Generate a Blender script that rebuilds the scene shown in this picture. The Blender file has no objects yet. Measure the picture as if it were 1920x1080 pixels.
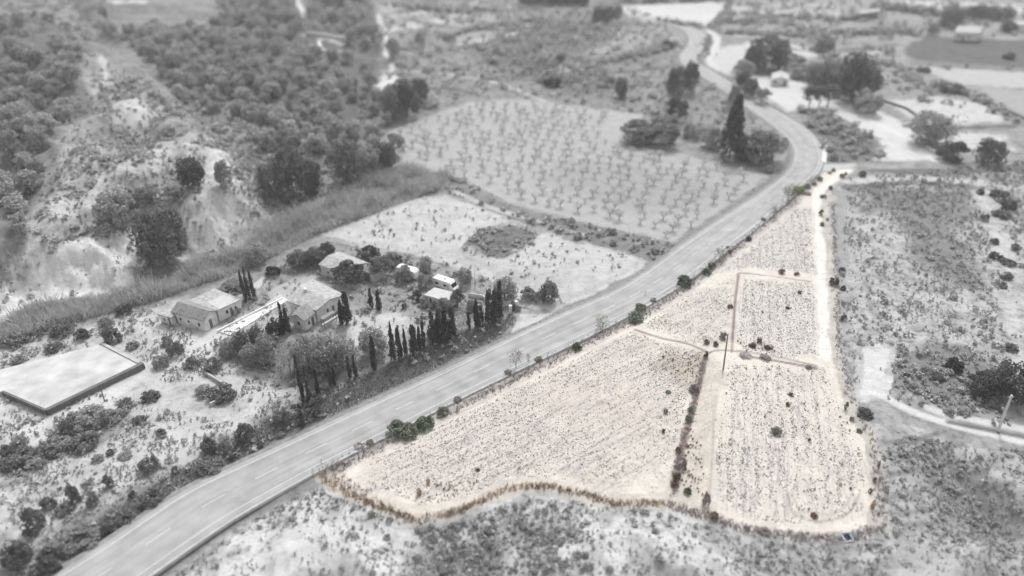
import bpy, math, random
import numpy as np
from mathutils import Vector, Matrix
R = math.radians
random.seed(7); RNG = np.random.RandomState(11)
scene = bpy.context.scene
# ------------------------------------------------------------------ camera, sky, sun, exposure
CAM_H = 95.0; PITCH = 32.0; FPX = 1297.0           # focal length in pixels of a 1920 wide picture
camd = bpy.data.cameras.new('camera'); cam = bpy.data.objects.new('camera', camd)
scene.collection.objects.link(cam); scene.camera = cam
cam.location = (0, 0, CAM_H); cam.rotation_euler = (R(90 - PITCH), 0, 0)
camd.sensor_width = 36.0; camd.lens = 36.0 * FPX / 1920.0
camd.clip_start = 1.0; camd.clip_end = 9000.0
camd.dof.use_dof = True; camd.dof.focus_distance = 150.0; camd.dof.aperture_fstop = camd.lens * .001 / 1.45
SUN_EL, SUN_AZ = 54.0, 14.0                          # azimuth from +Y (beyond the scene) towards +X
w = bpy.data.worlds.new('World'); scene.world = w; w.use_nodes = True
nt = w.node_tree; bg = nt.nodes['Background']
sky = nt.nodes.new('ShaderNodeTexSky'); sky.sky_type = 'NISHITA'; sky.sun_disc = False
sky.sun_elevation = R(SUN_EL); sky.sun_rotation = R(SUN_AZ); sky.dust_density = 4.0
hs = nt.nodes.new('ShaderNodeHueSaturation'); hs.inputs['Saturation'].default_value = 0.0   # white overcast veil
nt.links.new(sky.outputs[0], hs.inputs['Color']); nt.links.new(hs.outputs[0], bg.inputs['Color'])
bg.inputs['Strength'].default_value = 0.15
sd_ = bpy.data.lights.new('sun', 'SUN'); sd_.energy = 1.5; sd_.angle = R(8.0); sd_.color = (1, 1, 1)
sun = bpy.data.objects.new('sun', sd_); scene.collection.objects.link(sun)
sv = Vector((math.sin(R(SUN_AZ)) * math.cos(R(SUN_EL)), math.cos(R(SUN_AZ)) * math.cos(R(SUN_EL)), math.sin(R(SUN_EL))))
sun.rotation_euler = sv.to_track_quat('Z', 'Y').to_euler()
scene.view_settings.view_transform = 'Standard'; scene.view_settings.look = 'None'
scene.view_settings.exposure = 0.42; scene.view_settings.gamma = 1.0
HAZE = 0.0003
# ------------------------------------------------------------------ projection helpers
_c, _s = math.cos(R(PITCH)), math.sin(R(PITCH))
def rays(p):
    p = np.asarray(p, float).reshape(-1, 2)
    cx = (p[:, 0] - 960) / FPX; cy = (540 - p[:, 1]) / FPX
    return np.stack([cx, _c + cy * _s, -_s + cy * _c], 1)
def plane(p, z=0.0):
    d = rays(p); k = (z - CAM_H) / d[:, 2]
    return np.stack([d[:, 0] * k, d[:, 1] * k], 1)
def sstep(a, b, x):
    t = np.clip((x - a) / (b - a), 0, 1); return t * t * (3 - 2 * t)
def _hash(ix, iy, s):
    h = (ix.astype(np.int64) * 374761393 + iy.astype(np.int64) * 668265263 + s * 1274126177) & 0xffffffff
    h = ((h ^ (h >> 13)) * 1274126177) & 0xffffffff
    return ((h ^ (h >> 16)) & 0xffff) / 65535.0
def vnoise(x, y, sc, s=0):
    x = x / sc; y = y / sc; ix = np.floor(x); iy = np.floor(y); fx = x - ix; fy = y - iy
    fx = fx * fx * (3 - 2 * fx); fy = fy * fy * (3 - 2 * fy)
    a, b, c, d = _hash(ix, iy, s), _hash(ix + 1, iy, s), _hash(ix, iy + 1, s), _hash(ix + 1, iy + 1, s)
    return (a * (1 - fx) + b * fx) * (1 - fy) + (c * (1 - fx) + d * fx) * fy
def fbm(x, y, sc, s=0, o=4):
    r = 0; a = .5; t = 0
    for k in range(o):
        r = r + a * vnoise(x, y, sc / 2 ** k, s + k * 17); t += a; a *= .5
    return r / t
def seg_dist(x, y, poly, closed):
    best = np.full(x.shape, 1e9); n = len(poly)
    for i in range(n if closed else n - 1):
        ax, ay = poly[i]; bx, by = poly[(i + 1) % n]
        dx, dy = bx - ax, by - ay; L = dx * dx + dy * dy + 1e-9
        t = np.clip(((x - ax) * dx + (y - ay) * dy) / L, 0, 1)
        best = np.minimum(best, (x - ax - t * dx) ** 2 + (y - ay - t * dy) ** 2)
    return np.sqrt(best)
def inside(x, y, poly):
    r = np.zeros(x.shape, bool); n = len(poly)
    for i in range(n):
        ax, ay = poly[i]; bx, by = poly[(i + 1) % n]
        if ay == by: continue
        c = ((ay > y) != (by > y)) & (x < (bx - ax) * (y - ay) / (by - ay) + ax); r ^= c
    return r
def poly_sd(x, y, poly, margin=60.0):      # + inside, - outside
    poly = np.asarray(poly); out = np.full(x.shape, -margin)
    m = (x > poly[:, 0].min() - margin) & (x < poly[:, 0].max() + margin) & (y > poly[:, 1].min() - margin) & (y < poly[:, 1].max() + margin)
    if m.any():
        xx, yy = x[m], y[m]; d = seg_dist(xx, yy, poly, True)
        out[m] = np.where(inside(xx, yy, poly), d, -d)
    return out
def spline(pts, n=8):
    pts = [np.asarray(p, float) for p in pts]; P = [2 * pts[0] - pts[1]] + pts + [2 * pts[-1] - pts[-2]]; o = []
    for i in range(1, len(P) - 2):
        for k in range(n):
            t = k / n; a, b, c, d = P[i - 1:i + 3]
            o.append(.5 * (2 * b + (c - a) * t + (2 * a - 5 * b + 4 * c - d) * t * t + (3 * b - a - 3 * c + d) * t ** 3))
    o.append(P[-2]); return np.array(o)
# ------------------------------------------------------------------ terrain height
ROAD_L = [(-75, 1180), (5, 1133), (107, 1076), (250, 984), (338, 922), (476, 858), (605, 798), (730, 740), (826, 697), (963, 630), (1053, 588), (1169, 536), (1273, 462), (1329, 424), (1402, 376), (1460, 336), (1484, 310), (1489, 287), (1479, 264), (1446, 234), (1396, 198), (1357, 170), (1315, 142), (1283, 123), (1274, 106), (1290, 86), (1291, 68), (1276, 54), (1240, 45), (1190, 38)]
ROAD_R = [(100, 1190), (180, 1145), (278, 1079), (370, 1014), (430, 974), (495, 936), (592, 882), (715, 820), (805, 774), (913, 720), (1027, 665), (1140, 610), (1264, 541), (1338, 487), (1444, 405), (1507, 347), (1534, 322), (1541, 297), (1533, 266), (1507, 239), (1462, 212), (1418, 187), (1379, 162), (1334, 133), (1310, 121), (1303, 109), (1315, 92), (1326, 76), (1319, 62), (1296, 51), (1257, 39), (1200, 31)]
rl = spline(list(plane(ROAD_L)), 6); rr = spline(list(plane(ROAD_R)), 6)
def resample(p, n):
    d = np.r_[0, np.cumsum(np.hypot(*np.diff(p, axis=0).T))]; t = np.linspace(0, d[-1], n)
    return np.stack([np.interp(t, d, p[:, 0]), np.interp(t, d, p[:, 1])], 1)
def nearest_pair(l, r):                     # pair each left point with its nearest right point, monotonically
    j = 0; out = []
    for p in l:
        while j < len(r) - 1 and np.hypot(*(r[j + 1] - p)) <= np.hypot(*(r[j] - p)): j += 1
        out.append(r[j])
    return np.array(out)
rl = resample(rl, 420); rrf = resample(rr, 3000); rr = nearest_pair(rl, rrf)
k5 = np.ones(9) / 9
def smooth(p):
    q = np.pad(p, ((4, 4), (0, 0)), mode='edge'); return np.stack([np.convolve(q[:, i], k5, 'valid') for i in (0, 1)], 1)
rr = smooth(rr); rl = smooth(rl); ROADC = (rl + rr) / 2
ROADC_C = ROADC[::8]
HILL = plane([(-500, 700), (0, 592), (60, 566), (180, 556), (262, 545), (285, 500), (300, 478), (325, 486), (360, 488), (430, 474), (485, 444), (520, 405), (500, 350), (440, 290), (330, 190), (170, 120), (-200, 90), (-900, 120)])
SLOPE = plane([(250, 1140), (490, 965), (590, 912), (640, 935), (700, 962), (775, 990), (850, 976), (930, 942), (1000, 930), (1100, 950), (1250, 962), (1330, 984), (1400, 1006), (1500, 1020), (1600, 1024), (1652, 1005), (1662, 920), (1650, 850), (1720, 815), (1800, 838), (1960, 868), (2700, 930), (2700, 1800), (-600, 1800), (0, 1350)])
MOUND = plane([(60, 1085), (200, 960), (300, 895), (430, 822), (560, 752)])
def ridge(x, y): return 1 - np.abs(fbm(x + 9 * fbm(x, y, 20, 43, 2), y * .75, 24, 41, 4) - .5) * 3.4
def Hf(x, y):
    x = np.asarray(x, float); y = np.asarray(y, float)
    z = np.zeros(x.shape)
    warp = (fbm(x, y, 14, 3) - .5)
    s = poly_sd(x, y, HILL, 90) + warp * 7
    gul = np.abs(fbm(x, y, 9, 21, 3) - .5) * 2
    z += 10.5 * sstep(0, 12, s + gul * 3 - 1) + 6 * sstep(8, 45, s) + (fbm(x, y, 26, 5) - .5) * 9 * sstep(5, 30, s) + (ridge(x + 50, y) - .4) * 5.5 * sstep(4, 20, s)
    far = sstep(150, 330, y) * sstep(20, -110, x)
    z += far * ((fbm(x, y, 60, 9) - .45) * 26 + 6)
    z += sstep(260, 520, y) * (fbm(x, y, 70, 31) - .5) * 6 * sstep(-60, 60, x)
    s2 = poly_sd(x, y, SLOPE, 60)
    rid = ridge(x, y)
    z += np.where(s2 > 0, -0.16 * np.maximum(s2, 0), 0) + sstep(0.5, 11, s2) * (rid - .35) * 6.2
    dm = seg_dist(x, y, MOUND, False)
    z += 2.0 * sstep(7, 0, dm + (fbm(x, y, 5, 51) - .5) * 3)
    dr = seg_dist(x, y, ROADC_C, False)
    z += (fbm(x, y, 3.0, 61, 3) - .5) * .45
    z *= sstep(9, 24, dr) * .93 + .07 * sstep(5.5, 8, dr)
    z = np.where(dr < 6.0, 0.0, z)
    z -= .5 * sstep(6.0, 7.2, dr) * sstep(10.5, 8.4, dr) * (y < 175)      # verge ditch
    return z
def proj(p):                                # picture point -> ground point
    d = rays(p); zs = np.arange(42, -22, -.5)
    k = (zs[None, :] - CAM_H) / d[:, 2:3]
    X = d[:, 0:1] * k; Y = d[:, 1:2] * k
    G = Hf(X.ravel(), Y.ravel()).reshape(X.shape) - zs[None, :]
    i = np.argmax(G > 0, axis=1); i = np.maximum(i, 1); r = np.arange(len(i))
    g0, g1 = G[r, i - 1], G[r, i]; t = np.clip(-g0 / (g1 - g0 + 1e-9), 0, 1)
    x = X[r, i - 1] * (1 - t) + X[r, i] * t; y = Y[r, i - 1] * (1 - t) + Y[r, i] * t
    return np.stack([x, y, Hf(x, y)], 1)
def dens(p, closed=True, step=25):
    o = []; n = len(p)
    for i in range(n if closed else n - 1):
        a = np.array(p[i], float); b = np.array(p[(i + 1) % n], float); m = max(1, int(np.hypot(*(b - a)) / step))
        for k in range(m): o.append(a + (b - a) * k / m)
    if not closed: o.append(np.array(p[-1], float))
    return np.array(o)
def zone(p): return proj(dens(p))[:, :2]
def line(p): return proj(dens(p, False))[:, :2]
# ------------------------------------------------------------------ scene helpers
COL = scene.collection
def tag(o, label=None, cat=None, group=None, kind=None):
    if label: o['label'] = label
    if cat: o['category'] = cat
    if group: o['group'] = group
    if kind: o['kind'] = kind
    return o
def link(name, me, parent=None, m=None):
    o = bpy.data.objects.new(name, me); COL.objects.link(o)
    if parent: o.parent = parent
    if m and me: me.materials.clear(); me.materials.append(m)
    return o
def empty(name, loc, rz=0):
    o = bpy.data.objects.new(name, None); COL.objects.link(o); o.empty_display_size = .5
    o.location = loc; o.rotation_euler = (0, 0, rz); return o
def copy_tree(o, parent=None):
    c = o.copy(); COL.objects.link(c)
    if parent: c.parent = parent
    for ch in list(o.children): copy_tree(ch, c)
    return c
def mesh_np(name, V, F, smooth_=False):
    V = np.asarray(V, np.float32); F = np.asarray(F, np.int32)
    me = bpy.data.meshes.new(name); me.vertices.add(len(V)); me.vertices.foreach_set('co', V.ravel())
    k = F.shape[1]; me.loops.add(F.size); me.loops.foreach_set('vertex_index', F.ravel())
    me.polygons.add(len(F)); me.polygons.foreach_set('loop_start', np.arange(0, F.size, k, dtype=np.int32))
    me.polygons.foreach_set('loop_total', np.full(len(F), k, np.int32))
    if smooth_: me.polygons.foreach_set('use_smooth', np.ones(len(F), bool))
    me.update(calc_edges=True); return me
class MB:
    def __init__(s): s.v = []; s.f = []
    def add(s, vs, fs):
        o = len(s.v); s.v += [tuple(v) for v in vs]; s.f += [tuple(o + i for i in f) for f in fs]; return s
    def box(s, x0, x1, y0, y1, z0, z1):
        v = [(x, y, z) for z in (z0, z1) for x, y in ((x0, y0), (x1, y0), (x1, y1), (x0, y1))]
        return s.add(v, [(3, 2, 1, 0), (4, 5, 6, 7), (0, 1, 5, 4), (1, 2, 6, 5), (2, 3, 7, 6), (3, 0, 4, 7)])
    def prism(s, poly, z0, z1):
        n = len(poly); v = [(p[0], p[1], z0) for p in poly] + [(p[0], p[1], z1) for p in poly]
        return s.add(v, [tuple(range(n))[::-1], tuple(range(n, 2 * n))] + [(i, (i + 1) % n, n + (i + 1) % n, n + i) for i in range(n)])
    def tube(s, pts, rad, n=7, cap=True):
        pts = [Vector(p) for p in pts]; o = len(s.v)
        for i, p in enumerate(pts):
            d = (pts[min(i + 1, len(pts) - 1)] - pts[max(i - 1, 0)]).normalized()
            a = d.orthogonal().normalized(); b = d.cross(a); r = rad[i] if isinstance(rad, (list, tuple)) else rad
            for k in range(n):
                t = 2 * math.pi * k / n; s.v.append(tuple(p + a * (math.cos(t) * r) + b * (math.sin(t) * r)))
        for i in range(len(pts) - 1):
            for k in range(n):
                s.f.append((o + i * n + k, o + i * n + (k + 1) % n, o + (i + 1) * n + (k + 1) % n, o + (i + 1) * n + k))
        if cap: s.f.append(tuple(o + k for k in range(n))[::-1]); s.f.append(tuple(o + (len(pts) - 1) * n + k for k in range(n)))
        return s
    def mesh(s, name, sm=False):
        me = bpy.data.meshes.new(name); me.from_pydata(s.v, [], s.f); me.update()
        if sm:
            for p in me.polygons: p.use_smooth = True
        return me
    def build(s, name, m, parent=None, sm=False): return link(name, s.mesh(name, sm), parent, m)
# ------------------------------------------------------------------ materials
def newmat(name, rough=.9):
    m = bpy.data.materials.new(name); m.use_nodes = True; n = m.node_tree
    b = n.nodes['Principled BSDF']; b.inputs['Roughness'].default_value = rough
    b.inputs['Specular IOR Level'].default_value = .15; return m, n, b
def mat(name, c, var=.25, scale=3.0, rough=.9, rnd=0.0, bump=0.0, detail=4):
    if not isinstance(c, (tuple, list)): c = (c, c, c)
    m, n, b = newmat(name, rough); N = n.nodes; L = n.links
    tc = N.new('ShaderNodeTexCoord'); no = N.new('ShaderNodeTexNoise'); no.inputs['Scale'].default_value = scale; no.inputs['Detail'].default_value = detail
    L.new(tc.outputs['Object'], no.inputs['Vector'])
    mr = N.new('ShaderNodeMapRange'); mr.inputs[1].default_value = .3; mr.inputs[2].default_value = .7; mr.inputs[3].default_value = 1 - var; mr.inputs[4].default_value = 1 + var
    L.new(no.outputs['Fac'], mr.inputs[0]); val = mr.outputs[0]
    if rnd:
        oi = N.new('ShaderNodeObjectInfo'); m2 = N.new('ShaderNodeMapRange'); m2.inputs[3].default_value = 1 - rnd; m2.inputs[4].default_value = 1 + rnd
        L.new(oi.outputs['Random'], m2.inputs[0]); mu = N.new('ShaderNodeMath'); mu.operation = 'MULTIPLY'; L.new(val, mu.inputs[0]); L.new(m2.outputs[0], mu.inputs[1]); val = mu.outputs[0]
    vm = N.new('ShaderNodeVectorMath'); vm.operation = 'SCALE'; vm.inputs[0].default_value = c; L.new(val, vm.inputs['Scale']); L.new(vm.outputs[0], b.inputs['Base Color'])
    if bump:
        bp = N.new('ShaderNodeBump'); bp.inputs['Strength'].default_value = bump; bp.inputs['Distance'].default_value = .1
        L.new(no.outputs['Fac'], bp.inputs['Height']); L.new(bp.outputs[0], b.inputs['Normal'])
    return m
def leafmat(name, c, rnd=.25, var=.35, trans=.25):
    m = mat(name, c, var, .9, .8, rnd); n = m.node_tree; N = n.nodes; L = n.links
    b = N['Principled BSDF']; o = N['Material Output']; tr = N.new('ShaderNodeBsdfTranslucent'); mx = N.new('ShaderNodeMixShader'); mx.inputs[0].default_value = trans
    L.new(b.inputs['Base Color'].links[0].from_socket, tr.inputs['Color'])
    L.new(b.outputs[0], mx.inputs[1]); L.new(tr.outputs[0], mx.inputs[2]); L.new(mx.outputs[0], o.inputs['Surface']); return m
M = dict(
 leaf_mid=leafmat('leaf_mid', .36), leaf_dark=leafmat('leaf_dark', .19), leaf_light=leafmat('leaf_light', .38), leaf_black=leafmat('leaf_black', .115, .2),
 leaf_pine=leafmat('leaf_pine', .42, .2), blossom=leafmat('blossom', .62, .1), scrub=leafmat('scrub', .44, 0, .45), reed=leafmat('reed', .5, 0, .3), grass=leafmat('grass', .25, 0, .3),
 bark=mat('bark', .17, .3, 4), bark_grey=mat('bark_grey', .16, .3, 4), twig=mat('twig', .2, .3, 3),
 green=leafmat('green', (.15, .185, .13), .25), olive=leafmat('olive', (.24, .25, .185), .25), greygreen=leafmat('greygreen', (.22, .255, .21), .25), lime=leafmat('lime', (.33, .42, .12), .2),
 browngrass=leafmat('browngrass', (.24, .185, .15), .3, .6), straw=leafmat('straw', (.50, .39, .28), .3, .4), rust=leafmat('rust', (.26, .17, .14), .4, .5), mauve=leafmat('mauve', (.38, .34, .345), .3, .4),
 stone=mat('stone', (.27, .25, .27), .5, .6, .95), stone_pale=mat('stone_pale', (.5, .47, .42), .3, .8, .95), weed=leafmat('weed', (.25, .26, .2), 0, .6),
 plaster=mat('plaster', .70, .2, .8, detail=7), plaster_grey=mat('plaster_grey', .5, .15, .8), roof_dark=mat('roof_dark', .25, .3, 1.5, bump=.3, detail=8), roof_mid=mat('roof_mid', .38, .3, 1.2, bump=.3, detail=8), roof_light=mat('roof_light', .5, .08, .6),
 concrete=mat('concrete', .42, .15, .7), concrete_dark=mat('concrete_dark', .15, .2, .7), concrete_pale=mat('concrete_pale', .62, .1, .5),
 glass=mat('glass', .03, .1, 1, .15), white=mat('white_paint', .78, .05, 1, .4), dark=mat('dark_metal', .04, .1, 1, .5), rubber=mat('rubber', .03, .1, 1, .8),
 pole=mat('pole_grey', (.22, .24, .25), .15, 1.5), line_paint=mat('line_paint', .56, .12, 1.0, .7), white_col=mat('white_concrete', (.72, .76, .86), .08, 2), navy=mat('navy_plastic', (.03, .04, .07), .3, 4, .5), bluerub=mat('blue_rubble', (.22, .33, .40), .5, 5),
 kerbcol=mat('kerb_concrete', (.42, .43, .44), .12, .6))
def asphalt():
    m, n, b = newmat('asphalt', .85); N = n.nodes; L = n.links
    uv = N.new('ShaderNodeUVMap'); uv.uv_map = 'UVMap'
    mp = N.new('ShaderNodeMapping'); mp.inputs['Scale'].default_value = (9, .03, 1); L.new(uv.outputs[0], mp.inputs[0])
    n1 = N.new('ShaderNodeTexNoise'); n1.inputs['Scale'].default_value = 1.0; n1.inputs['Detail'].default_value = 3; L.new(mp.outputs[0], n1.inputs['Vector'])
    tc = N.new('ShaderNodeTexCoord'); n2 = N.new('ShaderNodeTexNoise'); n2.inputs['Scale'].default_value = .25; n2.inputs['Detail'].default_value = 6; L.new(tc.outputs['Object'], n2.inputs['Vector'])
    a = N.new('ShaderNodeMath'); a.operation = 'ADD'; L.new(n1.outputs['Fac'], a.inputs[0]); L.new(n2.outputs['Fac'], a.inputs[1])
    cr = N.new('ShaderNodeMapRange'); cr.inputs[1].default_value = .7; cr.inputs[2].default_value = 1.3; cr.inputs[3].default_value = .27; cr.inputs[4].default_value = .41
    L.new(a.outputs[0], cr.inputs[0]); L.new(cr.outputs[0], b.inputs['Base Color']); return m
M['asphalt'] = asphalt()
def soil():
    m, n, b = newmat('soil', .95); N = n.nodes; L = n.links
    c = N.new('ShaderNodeVertexColor'); c.layer_name = 'Col'; x = N.new('ShaderNodeVertexColor'); x.layer_name = 'Mix'
    sp = N.new('ShaderNodeSeparateColor'); L.new(x.outputs[0], sp.inputs[0]); mot, ra, rb = sp.outputs
    tc = N.new('ShaderNodeTexCoord'); P = tc.outputs['Object']
    def noise(scale, detail=4, vec=P, rough=.55):
        q = N.new('ShaderNodeTexNoise'); q.inputs['Scale'].default_value = scale; q.inputs['Detail'].default_value = detail; q.inputs['Roughness'].default_value = rough; L.new(vec, q.inputs['Vector']); return q.outputs['Fac']
    def mr(v, a, bb, c0, d): q = N.new('ShaderNodeMapRange'); q.inputs[1].default_value = a; q.inputs[2].default_value = bb; q.inputs[3].default_value = c0; q.inputs[4].default_value = d; L.new(v, q.inputs[0]); return q.outputs[0]
    def ma(op, a, bb):
        q = N.new('ShaderNodeMath'); q.operation = op
        for i, v in enumerate((a, bb)):
            if isinstance(v, float): q.inputs[i].default_value = v
            else: L.new(v, q.inputs[i])
        return q.outputs[0]
    # scrub mottle: two scales of soft patches
    m1 = mr(noise(.22, 5), .44, .62, 0, 1); m2 = mr(noise(.75, 3), .5, .64, 0, 1); m0 = mr(noise(.06, 3), .4, .6, 0, 1)
    mm = ma('MULTIPLY', ma('ADD', ma('ADD', ma('MULTIPLY', m1, .36), ma('MULTIPLY', m2, .34)), ma('MULTIPLY', m0, .12)), mot)
    # rubble A: rows along the road; rubble B: rows going away
    def rot(deg, sx, sy):
        q = N.new('ShaderNodeMapping'); q.vector_type = 'TEXTURE'; q.inputs['Rotation'].default_value = (0, 0, R(deg)); q.inputs['Scale'].default_value = (sx, sy, 1); L.new(P, q.inputs[0]); return q.outputs[0]
    va = rot(34, 9.0, .9); vb = rot(74, 10.0, .9)
    def rub(vec):
        r1 = mr(noise(1.6, 5, vec, .75), .47, .64, 0, 1); r2 = mr(noise(.35, 4, vec), .38, .62, .35, 1); r3 = mr(noise(3.4, 2), .5, .66, 0, 1)
        return ma('MULTIPLY', ma('ADD', ma('MULTIPLY', r1, .8), ma('MULTIPLY', r3, .6)), r2)
    rr_ = ma('ADD', ma('MULTIPLY', rub(va), ra), ma('MULTIPLY', rub(vb), rb))
    gen = ma('MULTIPLY', mr(noise(.35, 6, P, .65), .3, .7, .92, 1.06), mr(noise(1.8, 5, P, .7), .3, .7, .86, 1.10))
    base = N.new('ShaderNodeVectorMath'); base.operation = 'SCALE'; L.new(c.outputs[0], base.inputs[0]); L.new(gen, base.inputs['Scale'])
    dk = N.new('ShaderNodeVectorMath'); dk.operation = 'SCALE'; L.new(base.outputs[0], dk.inputs[0]); L.new(ma('SUBTRACT', 1.0, mm), dk.inputs['Scale'])
    mx = N.new('ShaderNodeMix'); mx.data_type = 'RGBA'; L.new(rr_, mx.inputs[0]); L.new(dk.outputs[0], mx.inputs[6]); mx.inputs[7].default_value = (.26, .24, .265, 1)
    L.new(mx.outputs[2], b.inputs['Base Color'])
    bp = N.new('ShaderNodeBump'); bp.inputs['Strength'].default_value = .35; bp.inputs['Distance'].default_value = .25
    L.new(noise(1.3, 6, P, .65), bp.inputs['Height']); L.new(bp.outputs[0], b.inputs['Normal']); return m
M['soil'] = soil()
# ------------------------------------------------------------------ ground colours
def g(v):                                   # picture grey -> albedo
    l = (v / 255.0) ** 2.2; return l * .72
def gc(r, gg, b):                          # slightly greyed, as the pale chalk soil is
    m_ = (r + gg + b) / 3; return tuple(g(m_ + (v - m_) * .74) for v in (r, gg, b))
PARCEL = [(1540, 322), (1562, 314), (1604, 312), (1582, 330), (1556, 352), (1546, 385), (1556, 450), (1560, 560), (1562, 650), (1578, 700), (1592, 760), (1632, 830), (1642, 920), (1638, 990), (1600, 1008), (1500, 1006), (1400, 992), (1330, 968), (1250, 944), (1190, 948), (1100, 936), (1040, 914), (980, 912), (930, 928), (850, 962), (775, 976), (700, 948), (640, 920), (600, 894), (700, 838), (825, 772), (950, 712), (1060, 658), (1170, 604), (1280, 545), (1348, 494), (1450, 412), (1510, 360)]
F1 = [(690, 868), (900, 762), (1185, 622), (1318, 662), (1300, 710), (1270, 810), (1245, 895), (1100, 915), (1040, 896), (960, 893), (860, 935), (790, 948), (690, 905)]
F2 = [(1220, 600), (1300, 548), (1378, 524), (1360, 640), (1320, 650), (1205, 612)]
F3 = [(1395, 525), (1525, 532), (1530, 662), (1470, 672), (1390, 655), (1382, 636)]
F4 = [(1350, 510), (1440, 436), (1490, 392), (1520, 390), (1526, 512), (1400, 502)]
F5 = [(1366, 682), (1545, 692), (1575, 760), (1615, 850), (1625, 950), (1556, 985), (1440, 978), (1352, 945), (1342, 860)]
ORCH = [(700, 265), (765, 235), (880, 192), (960, 186), (1010, 190), (1205, 216), (1170, 245), (1165, 272), (1290, 292), (1420, 325), (1440, 330), (1395, 368), (1320, 420), (1262, 455), (1200, 438), (1100, 418), (950, 380), (868, 338), (745, 300)]
BARE = [(585, 440), (800, 368), (832, 362), (900, 388), (1000, 428), (1100, 458), (1228, 492), (1170, 540), (1070, 585), (1040, 590), (960, 560), (900, 520), (760, 478), (680, 462)]
FOREST1 = [(120, -10), (200, -10), (196, 40), (215, 58), (330, 62), (412, 52), (420, -10), (545, -10), (560, 40), (575, 38), (575, -10), (690, -10), (715, 60), (715, 150), (690, 170), (735, 230), (700, 262), (600, 250), (520, 205), (430, 190), (330, 190), (300, 120), (190, 60)]
FOREST2 = [(0, 40), (120, 50), (175, 90), (140, 125), (165, 200), (110, 240), (70, 330), (40, 440), (0, 490)]
VILLA = [(430, 560), (560, 480), (680, 462), (900, 522), (1000, 575), (960, 590), (760, 665), (640, 720), (560, 745), (470, 700), (400, 660), (420, 610)]
Z = []                                      # (polygon, colour, soft m, mottle, rubA, rubB, name)
def zadd(p, c, soft=1.5, mot=.3, ra=0, rb=0, name=None, amt=1.0, world=False):
    if not isinstance(c, tuple): c = (g(c),) * 3
    Z.append((p if world else zone(p), c, soft, mot, ra, rb, name, amt))
def ladd(p, width, c, soft=.8, mot=.1, name='dirt_track', amt=1.0):
    if len(p) > 2: p = [tuple(q) for q in spline(p, 6)]
    if not isinstance(c, tuple): c = (g(c),) * 3
    Z.append(('L', line(p), width / 2, c, soft, mot, name, amt))
# broad tones
zadd([(-300, -5), (760, -5), (745, 330), (520, 405), (420, 470), (260, 545), (-300, 600)], 168, 8, .8)
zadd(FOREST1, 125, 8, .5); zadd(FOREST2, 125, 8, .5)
zadd([(170, 150), (250, 150), (330, 250), (430, 270), (510, 300), (500, 380), (430, 470), (330, 480), (290, 470), (260, 545), (60, 566), (0, 592), (60, 420), (130, 290), (210, 250)], 208, 5, .8, name='hillside')
zadd([(262, 548), (60, 570), (0, 596), (60, 470), (180, 440), (262, 440)], 254, 3, .25)
zadd([(250, 195), (290, 190), (310, 215), (290, 240), (230, 235)], 205, 2, .1)
zadd([(385, 285), (430, 290), (440, 330), (450, 400), (430, 474), (345, 484), (325, 470), (340, 400), (380, 380), (400, 340)], 220, 2, .2)
zadd([(-100, 640), (0, 605), (60, 575), (300, 535), (380, 482), (450, 478), (500, 430), (600, 390), (700, 335), (750, 315), (842, 330), (820, 358), (600, 440), (480, 500), (300, 565), (120, 615), (0, 660)], 150, 3, .5)
zadd([(-300, 660), (120, 618), (300, 570), (420, 560), (430, 650), (560, 740), (300, 890), (0, 1010), (-300, 1050)], 212, 5, .55)
zadd([(-60, 690), (0, 685), (0, 1000), (-60, 1010)], 215, 4, .4)
zadd([(0, 1100), (200, 965), (400, 840), (560, 758), (630, 770), (470, 852), (330, 920), (100, 1076)], 140, 3, .8)
zadd([(0, 1000), (150, 890), (300, 820), (400, 775), (560, 738), (540, 752), (420, 818), (300, 890), (180, 950), (0, 1050)], 214, 3, .35)
zadd([(750, 0), (1160, 0), (1250, 45), (1280, 110), (1380, 170), (1470, 270), (1440, 325), (1205, 212), (1010, 186), (880, 188), (740, 232), (720, 60)], 163, 6, .7)
zadd([(930, 60), (1010, 35), (1170, 50), (1100, 110), (1180, 170), (1080, 180), (940, 130), (880, 90)], 140, 6, .9)
zadd([(1180, 50), (1250, 50), (1280, 80), (1200, 100), (1100, 100), (1110, 70)], 180, 4, .4)
zadd([(1040, 105), (1100, 100), (1110, 125), (1060, 135)], 182, 4, .2)
zadd([(700, 10), (920, 0), (940, 40), (850, 60), (740, 50)], 190, 4, .6)
zadd([(850, 70), (990, 40), (1010, 50), (900, 85), (860, 85)], 186, 2, .2)
zadd([(200, 0), (415, -5), (412, 50), (330, 60), (215, 55)], 160, 4, .5)
for y in (10, 22, 34, 46): ladd([(205, y), (300, y + 3), (412, y)], 3, 140, 1.2, .5, None, .7)
zadd(VILLA, 178, 3, .7)
zadd([(1440, 170), (1640, 170), (1920, 200), (1960, 300), (1620, 305), (1545, 300), (1500, 230)], 175, 5, .8)
zadd([(1500, 205), (1560, 215), (1640, 260), (1660, 300), (1560, 303), (1545, 275), (1510, 240)], 135, 4, .7)
zadd([(1360, 0), (1960, 0), (1960, 130), (1700, 130), (1480, 80), (1340, 60)], 178, 6, .7)
zadd([(1690, 90), (1740, 68), (1960, 78), (1960, 135), (1720, 118)], 118, 2, .5, name='dark_field')
zadd([(1700, 112), (1960, 130), (1960, 140), (1700, 122)], 150, 2, .5)
zadd([(1716, 124), (1960, 138), (1960, 168), (1800, 158)], 200, 1.5, .15, name='pale_field')
zadd([(1830, 166), (1960, 172), (1960, 225), (1900, 210)], 180, 1.5, .2, name='pale_field')
zadd([(1660, 190), (1760, 180), (1860, 200), (1900, 228), (1800, 232), (1700, 220)], 222, 3, .4)
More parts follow.
